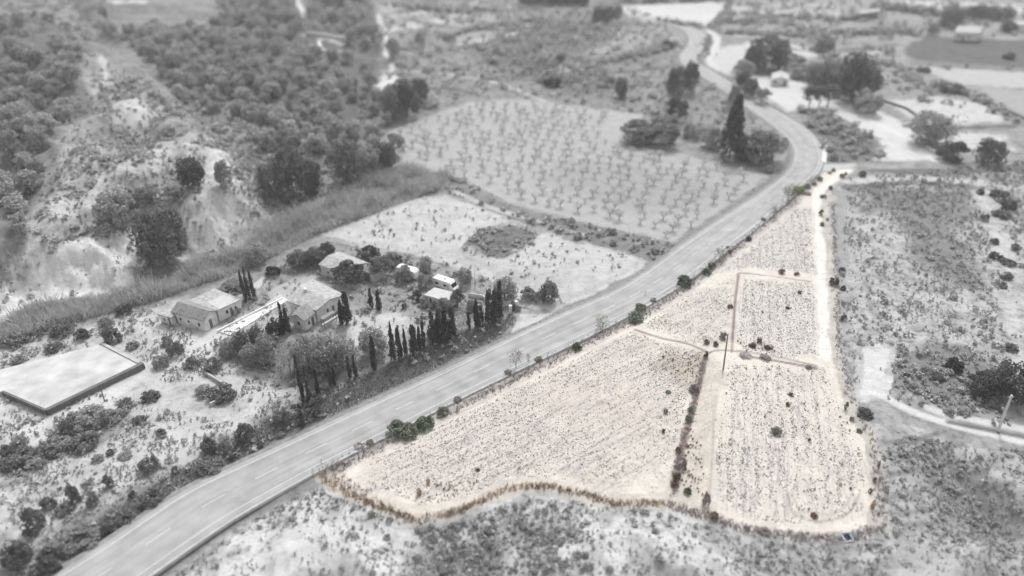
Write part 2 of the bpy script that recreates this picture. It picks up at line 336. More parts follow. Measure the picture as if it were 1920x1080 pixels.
zadd([(1790, 245), (1880, 250), (1900, 285), (1840, 288), (1770, 270)], 220, 3, .4)
zadd([(1345, 92), (1400, 78), (1480, 78), (1540, 100), (1500, 110), (1400, 112), (1368, 142), (1325, 120)], 215, 3, .15, name='pale_field')
zadd([(1160, 12), (1368, 2), (1345, 36), (1335, 52), (1290, 48), (1240, 38), (1170, 28)], 226, 2, .2, name='pale_field')
zadd([(1370, 10), (1560, 6), (1600, 30), (1480, 42), (1370, 40)], 200, 3, .4)
zadd([(1385, 130), (1410, 140), (1475, 150), (1560, 165), (1570, 190), (1640, 205), (1720, 245), (1765, 300), (1640, 300), (1660, 270), (1560, 208), (1500, 203), (1478, 212), (1430, 180)], 226, 2, .1, name='gravel_yard')
zadd([(1640, 0), (1960, 10), (1960, 26), (1760, 16)], 225, 2, .3)
zadd([(1612, 308), (1960, 296), (1960, 350), (1850, 360), (1830, 350), (1600, 340)], 178, 3, .7)
zadd([(1590, 336), (1960, 345), (1960, 760), (1880, 790), (1740, 760), (1660, 740), (1596, 750), (1566, 650), (1562, 450), (1552, 390)], 205, 3, .9, name='fallow_field')
zadd([(1640, 350), (1820, 360), (1835, 400), (1800, 430), (1850, 560), (1790, 540), (1700, 480), (1690, 400), (1600, 400)], 150, 6, .6)
zadd([(1560, 360), (1590, 355), (1600, 480), (1575, 620), (1562, 640)], 175, 2, .3)
zadd([(1590, 650), (1615, 650), (1610, 720), (1590, 735)], 140, 2, .5)
zadd([(1675, 650), (1800, 650), (1900, 700), (1900, 790), (1750, 765), (1660, 720)], 150, 4, .6)
zadd([(1608, 648), (1680, 650), (1668, 700), (1655, 745), (1600, 750), (1612, 700)], 224, 1, .15)
ladd([(1835, 350), (1870, 430), (1895, 540), (1905, 620), (1925, 700)], 4.0, 215, 3, .5, None, .8)
zadd([(1960, 850), (1800, 830), (1720, 808), (1640, 800), (1640, 990), (1600, 1015), (1400, 1000), (1250, 955), (1000, 920), (850, 970), (775, 985), (640, 925), (590, 905), (490, 960), (270, 1130), (200, 1500), (2300, 1500), (2300, 870)], 225, 2, .95)
zadd([(640, 925), (780, 985), (900, 970), (1010, 930), (1150, 955), (1250, 980), (1320, 1090), (900, 1200), (700, 1090)], 218, 8, 1.0)
zadd([(1330, 985), (1650, 1010), (1640, 1100), (1380, 1100)], 200, 6, 1.0)
zadd([(1655, 800), (1720, 812), (1960, 860), (1960, 1100), (1640, 1100), (1660, 990)], 200, 4, .8, .75)
zadd([(1000, 935), (1060, 940), (1140, 975), (1250, 1010), (1200, 1000), (1060, 960)], 215, 2, .3)
zadd([(430, 1100), (560, 1000), (640, 970), (740, 975), (850, 1010), (700, 1010), (600, 1060)], 215, 3, .4)
ladd([(1655, 742), (1720, 775), (1800, 800), (1890, 822), (1960, 838)], 2.2, 225, .8)
ladd([(1740, 765), (1800, 782), (1960, 812)], 2.0, 222, .8)
ladd([(1780, 792), (1960, 828)], 1.2, 120, .8)
for k, (a, b_) in enumerate([((1660, 830), (1760, 812)), ((1670, 860), (1800, 835)), ((1660, 890), (1780, 870)), ((1665, 930), (1740, 915)), ((1655, 965), (1750, 950)), ((1730, 890), (1850, 880)), ((1700, 985), (1800, 970)), ((1770, 930), (1900, 905)), ((1820, 990), (1920, 960))]):
    ladd([a, ((a[0] + b_[0]) / 2, (a[1] + b_[1]) / 2 + 4), b_], 1.1, 135, .8, .6, None, .75)
zadd(ORCH, 190, 1.2, .12, name='orchard_soil')
zadd([(1080, 300), (1200, 310), (1380, 350), (1300, 400), (1150, 390), (1000, 340)], 178, 10, .15)
zadd(BARE, 214, 1.5, .35, name='bare_field')
zadd([(868, 466), (905, 430), (960, 418), (1010, 436), (1000, 456), (940, 482), (890, 476)], 138, 1.2, .8)
zadd([(740, 460), (870, 470), (960, 500), (1100, 520), (1040, 560), (900, 510), (760, 470)], 200, 5, .4)
zadd([(842, 332), (868, 338), (950, 384), (1100, 422), (1262, 458), (1228, 488), (1100, 452), (1000, 424), (900, 384), (830, 358)], 150, 1.2, .7)
ladd([(850, 358), (930, 392), (1010, 415), (1090, 440)], 2.0, 205, 1, .3)
zadd([(560, 745), (640, 722), (760, 670), (870, 622), (960, 588), (972, 600), (930, 638), (830, 690), (700, 750), (600, 792), (570, 800), (540, 790)], 118, 1, .35, name='grass_verge')
zadd([(970, 585), (1060, 580), (1110, 560), (1080, 585), (1040, 600), (960, 628), (940, 640)], 218, 1.2, .15, name='gravel_yard')
ladd([(420, 560), (470, 540), (505, 520)], 3, 218, .8)
zadd([(490, 560), (560, 520), (590, 500), (610, 515), (540, 560), (470, 600), (440, 610)], 196, 1, .1)
zadd([(600, 490), (650, 478), (640, 500), (600, 520)], 172, 1, .1)
zadd([(440, 605), (520, 570), (545, 600), (500, 640), (440, 640)], 195, 2, .3)
zadd([(410, 620), (470, 590), (528, 555), (540, 561), (490, 592), (432, 624)], 240, .5, .02)
zadd([(640, 600), (740, 590), (790, 615), (700, 650), (650, 660)], 215, 3, .3)
zadd([(590, 720), (640, 722), (560, 745), (470, 760), (420, 790), (380, 775), (470, 745), (540, 735)], 212, 2, .4)
zadd([(330, 600), (410, 612), (440, 625), (380, 670), (330, 700), (300, 715), (340, 660), (310, 620)], 226, 2, .2, name='gravel_yard')
zadd([(430, 650), (520, 640), (640, 690), (600, 745), (560, 740), (500, 700), (440, 690)], 140, 4, .7)
zadd([(0, 700), (0, 790), (80, 780), (100, 770), (265, 700), (300, 700), (240, 740), (120, 800), (0, 850)], 228, 3, .2)
zadd([(0, 870), (60, 850), (160, 800), (230, 780), (250, 790), (150, 850), (40, 900), (0, 910)], 145, 2, .6)
zadd([(330, 690), (420, 690), (520, 715), (550, 735), (440, 790), (380, 780), (440, 745), (400, 720)], 215, 3, .5)
ladd([(710, 30), (722, 70), (728, 110), (742, 140), (735, 160), (715, 172)], 3.5, 226, 1)
ladd([(722, 58), (780, 46), (850, 35)], 7, 222, 1.5)
zadd([(728, 128), (745, 132), (748, 150), (728, 168), (700, 160)], 226, 1.5, .1)
ladd([(742, 136), (800, 135), (860, 142), (930, 155), (980, 172), (1020, 190)], 2.6, 205, 1)
ladd([(800, 20), (850, 30), (920, 20), (1000, 8)], 6, 205, 2)
ladd([(835, 75), (870, 60), (960, 45), (1020, 36)], 3, 130, 1, .5, None)
ladd([(1130, 118), (1190, 105), (1265, 88)], 4.5, 125, 1.5, .5, None)
ladd([(845, 80), (870, 100), (960, 105), (1020, 115)], 3, 135, 1.5, .5, None)
ladd([(1322, 56), (1342, 68), (1342, 85), (1330, 110), (1340, 130)], 4.5, 226, 1.5)
ladd([(1320, 58), (1334, 78), (1322, 95), (1305, 112)], 2.2, 120, .8, .2, None)
ladd([(1370, 0), (1360, 20), (1335, 45)], 5, 110, 2, .6, None)
for y in (26, 48, 62, 74): ladd([(1360, y), (1450, y + 3), (1540, y + 8), (1640, y + 5)], 3.5, 150, 1.5, .6, None, .8)
ladd([(1560, 208), (1600, 212), (1680, 250), (1740, 290), (1755, 300)], 4.0, 235, 1)
ladd([(1700, 0), (1790, 22), (1850, 25), (1960, 20)], 5, 226, 2)
ladd([(190, 105), (200, 150), (210, 190)], 2.2, 205, 1, .2, None)
ladd([(180, 0), (270, 4)], 5, 225, 1, .1, None)
ladd([(558, 0), (568, 30)], 4, 225, 1, .1, None)
ladd([(570, 65), (640, 80)], 5, 222, 1, .1, None)
ladd([(598, 78), (608, 98), (650, 100)], 3, 222, 1, .1, None)
for pl in ([(745, 22), (850, 14), (960, 20)], [(760, 36), (860, 52), (940, 46)], [(850, 92), (930, 78), (1010, 60)], [(900, 150), (980, 140), (1060, 150)], [(1110, 140), (1200, 132), (1275, 122)], [(1400, 20), (1500, 14), (1580, 20)], [(1380, 56), (1480, 60), (1600, 58)], [(1480, 92), (1560, 96), (1680, 84)], [(1540, 110), (1640, 118), (1700, 130)], [(1600, 40), (1700, 46), (1760, 60)], [(1640, 150), (1720, 158), (1800, 176)], [(1780, 8), (1860, 14), (1930, 12)], [(760, 170), (830, 165), (890, 176)], [(1700, 236), (1800, 240), (1900, 236)], [(1590, 350), (1700, 344), (1830, 352)], [(1640, 320), (1780, 322), (1930, 318)]): ladd(pl, 4.2, 112, 2, .6, None, .8)
for pl in ([(740, 30), (850, 22), (960, 28)], [(1400, 26), (1500, 21), (1580, 27)], [(1380, 68), (1480, 70), (1600, 66)], [(1480, 100), (1560, 105), (1680, 94)], [(1590, 340), (1700, 334), (1830, 342)], [(860, 84), (930, 70), (1000, 54)]): ladd(pl, 4.2, 215, 2, .2, None, .8)
# verges
Z.append(('L', ROADC_C, 7.6, (g(150),) * 3, 1.5, .6, None, .9))
# the fenced-in coloured parcel
CREAM = gc(238, 228, 215); BRT = gc(246, 239, 231); TAN = gc(236, 224, 207)
zadd(PARCEL, CREAM, .8, .05, 0, 0, 'stony_field')
zadd([(1535, 325), (1500, 362), (1440, 412), (1340, 490), (1280, 536), (1200, 585), (1100, 635), (1000, 688), (900, 738), (780, 795), (600, 892), (640, 878), (720, 838), (830, 786), (930, 736), (1030, 688), (1130, 636), (1215, 592), (1290, 545), (1350, 502), (1450, 422), (1520, 355)], gc(205, 196, 196), .7, .3, .3, 0)
zadd([(600, 894), (632, 882), (650, 915), (710, 940), (775, 955), (850, 945), (930, 914), (985, 902), (1040, 905), (1100, 926), (1190, 936), (1250, 930), (1280, 950), (1190, 952), (1100, 940), (1040, 920), (980, 918), (930, 934), (850, 968), (775, 980), (700, 955), (640, 925)], gc(216, 203, 190), .8, .4)
zadd([(1320, 672), (1362, 676), (1345, 870), (1330, 970), (1256, 945), (1262, 900), (1290, 800), (1305, 720)], gc(232, 221, 204), 1, .2, .5, .35)
zadd([(1384, 518), (1392, 520), (1376, 650), (1355, 655), (1362, 600), (1372, 530)], TAN, .6, .2)
ladd([(1590, 318), (1548, 348), (1532, 372), (1536, 450), (1544, 560), (1548, 668)], 3.0, BRT, .6, .0, 'dirt_track')
ladd([(1560, 370), (1548, 400), (1562, 520), (1566, 640), (1590, 740), (1630, 815), (1648, 900), (1650, 990)], 2.6, gc(214, 206, 196), 1, .5, None, .8)
zadd(F1, gc(232, 221, 208), 2.5, .05, 1.0, 0); zadd(F2, gc(233, 224, 211), 1.2, .05, .8, .2); zadd(F3, gc(233, 226, 215), 1.0, .05, .1, .85)
zadd(F4, gc(233, 226, 216), 1.0, .05, .2, .85); zadd(F5, gc(234, 226, 213), 2.0, .05, 0, .9)
zadd([(1250, 650), (1318, 664), (1290, 730), (1240, 690)], gc(215, 200, 178), 3, .2, 1, 0)
zadd([(1060, 700), (1240, 740), (1230, 830), (1120, 800), (980, 760)], gc(232, 218, 204), 7, .1, 1, 0)
for pl, wd, c in (([(1190, 618), (1240, 634), (1290, 645), (1330, 662)], .7, gc(125, 110, 105)), ([(1330, 662), (1345, 657), (1400, 660), (1470, 672), (1530, 686)], .6, gc(150, 135, 130)), ([(1384, 520), (1389, 512), (1440, 517), (1520, 528)], .5, gc(135, 118, 112)), ([(1384, 520), (1378, 570), (1372, 660)], .55, gc(130, 100, 98)), ([(1322, 672), (1312, 720), (1296, 780), (1276, 850), (1262, 910)], 1.1, gc(150, 128, 115)), ([(1395, 668), (1440, 674), (1530, 690)], .9, gc(140, 125, 125)),
                   ([(1338, 770), (1336, 850), (1330, 930)], .35, gc(190, 175, 160)), ([(1478, 930), (1490, 965), (1540, 978), (1590, 962), (1612, 925)], .3, gc(150, 140, 140)), ([(1484, 920), (1500, 955), (1545, 966), (1585, 950), (1600, 915)], .25, gc(190, 180, 175)), ([(1180, 780), (1000, 870), (900, 910)], .2, gc(200, 188, 175))):
    ladd(pl, wd, c, .5, .1, None, .9)
# ------------------------------------------------------------------ ground mesh
def grid():
    ys = [34.0]
    while ys[-1] < 760: ys.append(ys[-1] + max(.42, 1.75 * (ys[-1] ** 2 + CAM_H ** 2) / (CAM_H * FPX)))
    while ys[-1] < 5200: ys.append(ys[-1] * 1.09)
    ys = np.array([-180., -120, -70, -30, -5, 8, 18, 26] + ys); u = np.linspace(-1, 1, 861); u = u * (.8 + .2 * u ** 2); ex = np.array([1.03, 1.08, 1.16, 1.3, 1.5, 1.8, 2.3, 3.0]); u = np.r_[-ex[::-1], u, ex]
    Y = np.repeat(ys[:, None], len(u), 1); X = u[None, :] * (np.maximum(Y, 0) * .93 + 55); return X, Y
GX, GY = grid(); nr, nc = GX.shape; gx, gy = GX.ravel(), GY.ravel()
gz = Hf(gx, gy); gz = np.where(gy > 760, gz + (gy - 760) * .0, gz)
base_t = fbm(gx, gy, 45, 77)
colr = np.stack([g(172) * (.85 + .3 * base_t)] * 3, 1); mixv = np.stack([np.full(gx.shape, .7), 0 * gx, 0 * gx], 1)
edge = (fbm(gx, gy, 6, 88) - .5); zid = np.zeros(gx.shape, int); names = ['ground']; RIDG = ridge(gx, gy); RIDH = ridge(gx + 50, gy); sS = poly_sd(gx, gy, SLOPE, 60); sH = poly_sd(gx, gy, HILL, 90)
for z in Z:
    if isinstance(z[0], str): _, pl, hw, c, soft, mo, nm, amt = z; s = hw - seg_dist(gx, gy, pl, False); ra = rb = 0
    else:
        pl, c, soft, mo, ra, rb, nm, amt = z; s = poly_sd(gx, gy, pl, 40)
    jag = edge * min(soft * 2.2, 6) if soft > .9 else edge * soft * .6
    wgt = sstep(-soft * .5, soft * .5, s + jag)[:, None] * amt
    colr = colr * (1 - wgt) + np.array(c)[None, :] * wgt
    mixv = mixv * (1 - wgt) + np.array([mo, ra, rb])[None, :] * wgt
    if nm:
        if nm not in names: names.append(nm)
        zid[wgt[:, 0] > .5] = names.index(nm)
def veil(mask, rg_, lo, hi):                 # relief shading put into the colour: darker gullies with plants, paler chalk crests
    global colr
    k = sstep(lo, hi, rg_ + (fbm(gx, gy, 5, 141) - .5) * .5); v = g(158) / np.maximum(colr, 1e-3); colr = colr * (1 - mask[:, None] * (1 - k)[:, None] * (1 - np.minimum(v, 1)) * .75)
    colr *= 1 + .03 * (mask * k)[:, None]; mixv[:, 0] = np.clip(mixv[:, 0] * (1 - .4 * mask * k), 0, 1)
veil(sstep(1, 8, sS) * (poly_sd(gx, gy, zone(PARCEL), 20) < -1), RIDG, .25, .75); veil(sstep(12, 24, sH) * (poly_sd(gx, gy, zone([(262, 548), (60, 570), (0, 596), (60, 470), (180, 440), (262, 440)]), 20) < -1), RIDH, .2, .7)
def ground_mesh():
    V = np.stack([gx, gy, gz], 1); i = np.arange(nr - 1)[:, None] * nc + np.arange(nc - 1)[None, :]
    F = np.stack([i, i + 1, i + nc + 1, i + nc], -1).reshape(-1, 4)
    full = mesh_np('full', V, F, True); nrm = np.empty(len(V) * 3, np.float32); full.vertices.foreach_get('normal', nrm); nrm = nrm.reshape(-1, 3); bpy.data.meshes.remove(full)
    fz = zid[F[:, 0]]
    for k, nm in enumerate(names):
        f = F[fz == k]
        if not len(f): continue
        u, inv = np.unique(f, return_inverse=True); me = mesh_np(nm, V[u], inv.reshape(-1, 4), True)
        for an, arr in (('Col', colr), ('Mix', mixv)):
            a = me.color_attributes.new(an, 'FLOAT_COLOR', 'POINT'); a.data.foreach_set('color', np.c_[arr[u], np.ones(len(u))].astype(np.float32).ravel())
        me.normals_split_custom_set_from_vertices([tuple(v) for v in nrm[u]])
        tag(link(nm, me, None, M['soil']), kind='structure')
ground_mesh()
# ------------------------------------------------------------------ road
def strip(name, a, b, z, m, cols=6, uvw=True):
    a = np.asarray(a); b = np.asarray(b); n = len(a); t = np.linspace(0, 1, cols + 1)
    P = a[:, None, :] * (1 - t)[None, :, None] + b[:, None, :] * t[None, :, None]
    V = np.concatenate([P, np.full((n, cols + 1, 1), z)], 2).reshape(-1, 3); i = (np.arange(n - 1)[:, None] * (cols + 1) + np.arange(cols)[None]).ravel()
    F = np.stack([i, i + 1, i + cols + 2, i + cols + 1], 1); me = mesh_np(name, V, F)
    d = np.r_[0, np.cumsum(np.hypot(*np.diff((a + b) / 2, axis=0).T))]
    uv = np.stack([np.tile(t, n), np.repeat(d, cols + 1)], 1); l = me.uv_layers.new(name='UVMap'); l.data.foreach_set('uv', uv[F.ravel()].astype(np.float32).ravel())
    return tag(link(name, me, None, m), kind='structure')
strip('road', rr, rl, .10, M['asphalt'])
def off(f): return rl * (1 - f) + rr * f
tv = rr - rl; wd = np.hypot(*tv.T)[:, None]; tn = tv / wd
strip('road_shoulder', rr + tn * .6, rr + tn * .02, .06, M['kerbcol'], 2)
ba = rl - tn * .0; strip('verge_strip', rl - tn * .02, rl - tn * 1.0, .055, M['concrete_dark'] if 0 else mat('verge_gravel', .24, .25, 1), 2)
strip('drain_channel', rr + tn * 1.15, rr + tn * .63, .045, M['concrete_dark'], 2)
def mark(fc, half, dash=None, name='road_marking'):
    c = off(fc); V = []; F = []; d = np.r_[0, np.cumsum(np.hypot(*np.diff(c, axis=0).T))]; s = 0.0
    def at(q): i = min(max(np.searchsorted(d, q) - 1, 0), len(d) - 2); t = (q - d[i]) / (d[i + 1] - d[i]); p = c[i] * (1 - t) + c[i + 1] * t; return p, tn[i] * (1 - t) + tn[i + 1] * t
    while s < d[-1] - 4:
        L = dash[0] if dash else 4.0; k = 3
        for j in range(k):
            p0, n0 = at(s + L * j / k); p1, n1 = at(s + L * (j + 1) / k); o = len(V)
            for p, n_ in ((p0, n0), (p1, n1)): V += [(*(p - n_ * half), .104), (*(p + n_ * half), .104)]
            F.append((o, o + 1, o + 3, o + 2))
        s += L + (dash[1] if dash else 0)
    tag(link(name, mesh_np(name, V, F), None, M['line_paint']), kind='structure')
mark(.5, .08, (4.2, 5.5)); mark(.10, .08); mark(.90, .08)
# connecting concrete apron at the head of the parcel
ap = plane([(1541, 322), (1545, 308), (1606, 307), (1598, 315), (1566, 317)], .12); MB().prism([tuple(p) for p in ap], -.2, .12).build('concrete_apron', M['kerbcol'])['kind'] = 'structure'
ap = plane([(1540, 300), (1545, 270), (1552, 272), (1549, 306)], .12); MB().prism([tuple(p) for p in ap], -.2, .118).build('kerb_strip', M['concrete_pale'])['kind'] = 'structure'
# ------------------------------------------------------------------ foliage prototypes
def cards(C, size, rng, flat=0.0, asp=1.0):
    n = len(C); a = rng.normal(size=(n, 3)); a[:, 2] *= (1 - flat * .6); a /= np.linalg.norm(a, axis=1)[:, None]
    b = np.cross(a, rng.normal(size=(n, 3))); b /= np.linalg.norm(b, axis=1)[:, None]
    s = (size * rng.uniform(.6, 1.3, n))[:, None]; a = a * s; b = b * s * asp
    V = np.stack([C - a - b * .6, C + a * .4 - b, C + a + b * .5, C - a * .5 + b], 1).reshape(-1, 3)
    return V, np.arange(4 * n).reshape(-1, 4)
def crown_pts(n, rng, clumps=26, cr=.34, shape='round'):
    """unit crown: x,y in [-1,1], z in [0,1]"""
    th = rng.uniform(0, 2 * np.pi, clumps); zz = rng.uniform(.08, .92, clumps)
    if shape == 'round': rad = np.sqrt(np.clip(1 - ((zz - .45) / .58) ** 2, .05, 1))
    elif shape == 'dome': rad = np.sqrt(np.clip(1 - ((zz - .2) / .85) ** 2, .05, 1))
    elif shape == 'umbrella': zz = rng.uniform(.3, .95, clumps); rad = np.sqrt(np.clip(1 - ((zz - .4) / .65) ** 2, .05, 1))
    elif shape == 'cone': rad = (1 - zz) ** 1.15 + .03
    elif shape == 'column': rad = np.where(zz < .25, .75 + zz, np.clip(1.15 * (1 - zz) ** .6, .05, 1))
    rr0 = rad * np.sqrt(rng.uniform(.25, 1, clumps)) * (1 - cr * .5)
    cc = np.stack([np.cos(th) * rr0, np.sin(th) * rr0, zz], 1)
    k = rng.randint(0, clumps, n); d = rng.normal(size=(n, 3)); d /= np.linalg.norm(d, axis=1)[:, None]
    rs = cr * rng.uniform(.55, 1.1, clumps)[k]; d = d * (rs * rng.uniform(.5, 1, n) ** .4)[:, None]; d[:, 2] *= .42 if shape in ('column', 'cone') else .5
    d = d * (.35 + .65 * np.clip(rad, 0, 1)[k])[:, None] if shape in ('cone', 'column') else d; p = cc[k] + d; p[:, 2] = np.clip(p[:, 2], 0, 1.05); return p
def crown_mesh(name, n, size, seed, shape='round', clumps=26, cr=.34, wz=(1, 1)):
    """crown for a tree 1 wide (radius .5) and 1 tall scaled by wz = (radius m, height m) so cards keep proportion"""
    rng = np.random.RandomState(seed); p = crown_pts(n, rng, clumps, cr, shape) * np.array([wz[0], wz[0], wz[1]]); V, F = cards(p, size, rng); return mesh_np(name, V, F)
def trunk_mesh(name, h, r, limbs, rng, spread=.6):
    m = MB(); bend = rng.uniform(-.1, .1, 2) * h
    m.tube([(0, 0, -.3), (bend[0] * .4, bend[1] * .4, h * .35), (bend[0], bend[1], h * .75)], [r * 1.2, r, r * .55], 6)
    for k in range(limbs):
        a = 2 * math.pi * k / limbs + rng.uniform(-.4, .4); z0 = h * rng.uniform(.3, .6); t = z0 / h; L = spread * h * rng.uniform(.6, 1)
        x0, y0 = bend[0] * t, bend[1] * t
        m.tube([(x0, y0, z0), (x0 + math.cos(a) * L * .5, y0 + math.sin(a) * L * .5, z0 + L * .45), (x0 + math.cos(a) * L * .8, y0 + math.sin(a) * L * .8, z0 + L * .95)], [r * .5, r * .35, r * .12], 5)
    return m.mesh(name)
rng0 = np.random.RandomState(5)
# unit-ish prototypes: real sizes, scaled per instance. (crown mesh, trunk mesh, nominal width, nominal height)
PR = {}
def proto(kind, W, Hh, n, size, shape, clumps, cr, th, tr, limbs, z0, variants=3, spread=.5):
    L = []
    for v in range(variants):
        c = crown_mesh(kind + '_crown', n, size, 100 + v * 7 + len(PR) * 31, shape, clumps, cr, (W / 2, Hh - z0))
        co = np.empty(len(c.vertices) * 3, np.float32); c.vertices.foreach_get('co', co); co = co.reshape(-1, 3); co[:, 2] += z0; c.vertices.foreach_set('co', co.ravel())
        L.append((c, trunk_mesh(kind + '_trunk', th, tr, limbs, rng0, spread) if th else None))
    PR[kind] = (W, Hh, L)
proto('pine', 7.0, 7.5, 1700, .24, 'round', 30, .36, 5, .22, 4, 1.0, 5)
proto('oak', 9.0, 9.0, 4000, .22, 'round', 44, .32, 5.5, .3, 5, .5, 3)
proto('dome', 5.0, 3.2, 1700, .17, 'dome', 30, .34, 1.6, .12, 4, .1, 4)
proto('umbrella', 7.0, 6.0, 1500, .22, 'umbrella', 30, .32, 4.6, .2, 5, 1.6, 3)
proto('cypress', 2.2, 9.0, 1500, .17, 'column', 46, .42, 6, .13, 0, .3, 3)
proto('conifer', 9.0, 16.0, 4200, .26, 'cone', 110, .3, 13, .25, 3, .4, 1, .25)
proto('wisp', 4.0, 4.0, 420, .10, 'round', 22, .45, 3.0, .07, 6, .8, 3, .75)
proto('bush', 1.6, 1.0, 260, .10, 'dome', 14, .42, 0, 0, 0, 0, 5)
mcache = {}
def with_mat(me, key):
    k = (me.name, key)
    if k not in mcache:
        c = me.copy(); c.materials.clear(); c.materials.append(M[key]); mcache[k] = c
    return mcache[k]
def put(kind, p, wm, hm, leaf, name, label, cat, group=None, bark='bark', rz=None, v=None):
    W, Hh, L = PR[kind]; cm, tm = L[random.randrange(len(L)) if v is None else v % len(L)]
    rz = random.uniform(0, 6.28) if rz is None else rz; sc = (wm / W, wm / W, hm / Hh)
    if tm is None:
        o = link(name, with_mat(cm, leaf)); o.location = (p[0], p[1], p[2] - .03); o.rotation_euler = (0, 0, rz); o.scale = sc; return tag(o, label, cat, group)
    e = empty(name, (p[0], p[1], p[2] - .05), rz); e.scale = sc; tag(e, label, cat, group)
    link('crown', with_mat(cm, leaf), e); link('trunk', with_mat(tm, bark), e); return e
def put_px(items, defaults=None):           # items: (x, y_base, w_px, h_px, kind, leaf, name, label, cat, group)
    P = proj([(i[0], i[1]) for i in items])
    for p, it in zip(P, items):
        x, y, wp, hp, kind, leaf, name, label, cat = it[:9]; group = it[9] if len(it) > 9 else None
        dd = math.sqrt(p[0] ** 2 + p[1] ** 2 + (CAM_H - p[2]) ** 2); dep = math.asin((CAM_H - p[2]) / dd)
        wm = wp * dd / FPX; hm = max(.5, (hp * dd / FPX - wm * .5 * math.sin(dep) * .8) / math.cos(dep))
        q = (p[0], p[1] + wm * .30 * (kind not in ('cypress', 'wisp')), p[2])
        q = (q[0], q[1], float(Hf([q[0]], [q[1]])[0]))
        put(kind, q, wm, hm, leaf, name, label, cat, group)
# ------------------------------------------------------------------ hand placed trees and shrubs
T = []
def A(x, y, w_, h_, kind, leaf, name, label, cat, group=None): T.append((x, y, w_, h_, kind, leaf, name, label, cat, group))
A(300, 508, 84, 108, 'oak', 'leaf_dark', 'carob_tree', 'huge dark dense tree filling the notch between two pale cliffs', 'tree')
A(357, 354, 46, 54, 'oak', 'leaf_dark', 'oak_tree', 'dark round tree alone on the pale slope left of the bare slide', 'tree')
A(422, 362, 30, 50, 'oak', 'leaf_mid', 'oak_tree', 'narrow grey tree on the bare chute right of the dark round one', 'tree')
A(507, 380, 46, 66, 'oak', 'leaf_mid', 'oak_tree', 'mid grey tree at left end of the dark clump below the hill', 'tree')
A(548, 380, 62, 92, 'oak', 'leaf_dark', 'oak_tree', 'tallest dark tree in the middle of the clump below the hill', 'tree')
A(583, 366, 44, 66, 'oak', 'leaf_dark', 'oak_tree', 'dark tree at right end of the clump below the hill', 'tree')
A(648, 350, 58, 80, 'oak', 'leaf_dark', 'oak_tree', 'dark broad tree by the left corner of the almond orchard', 'tree')
A(692, 335, 50, 60, 'oak', 'leaf_mid', 'oak_tree', 'mid grey tree between two dark ones at the orchard corner', 'tree')
A(722, 328, 50, 56, 'oak', 'leaf_dark', 'oak_tree', 'dark tree touching the orchard corner, furthest right of the row', 'tree')
A(735, 228, 46, 60, 'oak', 'leaf_mid', 'oak_tree', 'grey tree below the white track fork above the orchard', 'tree')
A(762, 226, 50, 68, 'oak', 'leaf_dark', 'oak_tree', 'dark tall tree beside the orchard top left edge', 'tree')
A(787, 196, 36, 44, 'oak', 'leaf_dark', 'oak_tree', 'small dark tree behind the tall one at the orchard top', 'tree')
A(737, 112, 26, 34, 'oak', 'leaf_mid', 'oak_tree', 'small tree right of the white track above its fork', 'tree')
A(788, 90, 22, 26, 'oak', 'leaf_mid', 'oak_tree', 'small lone tree on the pale flat near the upper track', 'tree')
A(1037, 164, 34, 22, 'dome', 'leaf_black', 'round_shrub', 'very dark low shrub in the middle of the scrubland above the orchard', 'shrub')
A(1165, 186, 26, 40, 'oak', 'leaf_dark', 'oak_tree', 'small pointed dark tree above the orchard top edge', 'tree')
A(1265, 192, 34, 58, 'oak', 'leaf_dark', 'oak_tree', 'dark upright tree inside the road bend, left one of a pair', 'tree')
A(1294, 178, 32, 54, 'oak', 'leaf_dark', 'oak_tree', 'dark upright tree inside the road bend, right one of a pair', 'tree')
A(1271, 222, 42, 36, 'dome', 'leaf_dark', 'round_shrub', 'dark rounded shrub below the pair of upright trees', 'shrub')
A(1258, 240, 34, 28, 'dome', 'leaf_mid', 'round_shrub', 'grey rounded shrub just below the dark rounded one', 'shrub')
A(1376, 205, 24, 40, 'oak', 'leaf_mid', 'oak_tree', 'small round topped tree behind the tall spiky conifer', 'tree')
A(1373, 304, 66, 122, 'conifer', 'leaf_black', 'conifer', 'tall black spiky conifer inside the road bend', 'conifer')
A(1400, 306, 46, 48, 'oak', 'leaf_dark', 'oak_tree', 'dark tree tucked against the right side of the tall conifer', 'tree')
A(1436, 312, 78, 62, 'dome', 'leaf_light', 'round_shrub', 'large pale grey bare shrub mass inside the road bend', 'shrub')
A(1195, 274, 66, 44, 'dome', 'leaf_mid', 'round_shrub', 'wide grey shrub at left of the clump in the orchard corner', 'shrub')
A(1245, 280, 68, 56, 'dome', 'leaf_mid', 'round_shrub', 'wide grey shrub at right of the clump in the orchard corner', 'shrub')
A(1338, 280, 40, 40, 'dome', 'leaf_light', 'round_shrub', 'pale shrub left of the tall conifer', 'shrub')
A(1300, 262, 36, 34, 'dome', 'leaf_light', 'round_shrub', 'pale shrub between the orchard clump and the conifer', 'shrub')
A(1440, 138, 66, 58, 'oak', 'leaf_dark', 'oak_tree', 'large dark tree right behind the small white hut', 'tree')
A(1412, 138, 34, 42, 'oak', 'leaf_dark', 'oak_tree', 'dark tree left of the large one behind the white hut', 'tree')
A(1465, 132, 30, 48, 'oak', 'leaf_dark', 'oak_tree', 'narrow leaning dark tree right of the large one behind the hut', 'tree')
A(1396, 150, 40, 32, 'oak', 'leaf_mid', 'oak_tree', 'grey tree at left end of the hut grove, beside the road', 'tree')
A(1395, 168, 28, 28, 'oak', 'leaf_dark', 'oak_tree', 'dark small tree on the road side of the gravel yard, upper one', 'tree')
A(1407, 184, 30, 32, 'oak', 'leaf_dark', 'oak_tree', 'dark small tree on the road side of the gravel yard, middle one', 'tree')
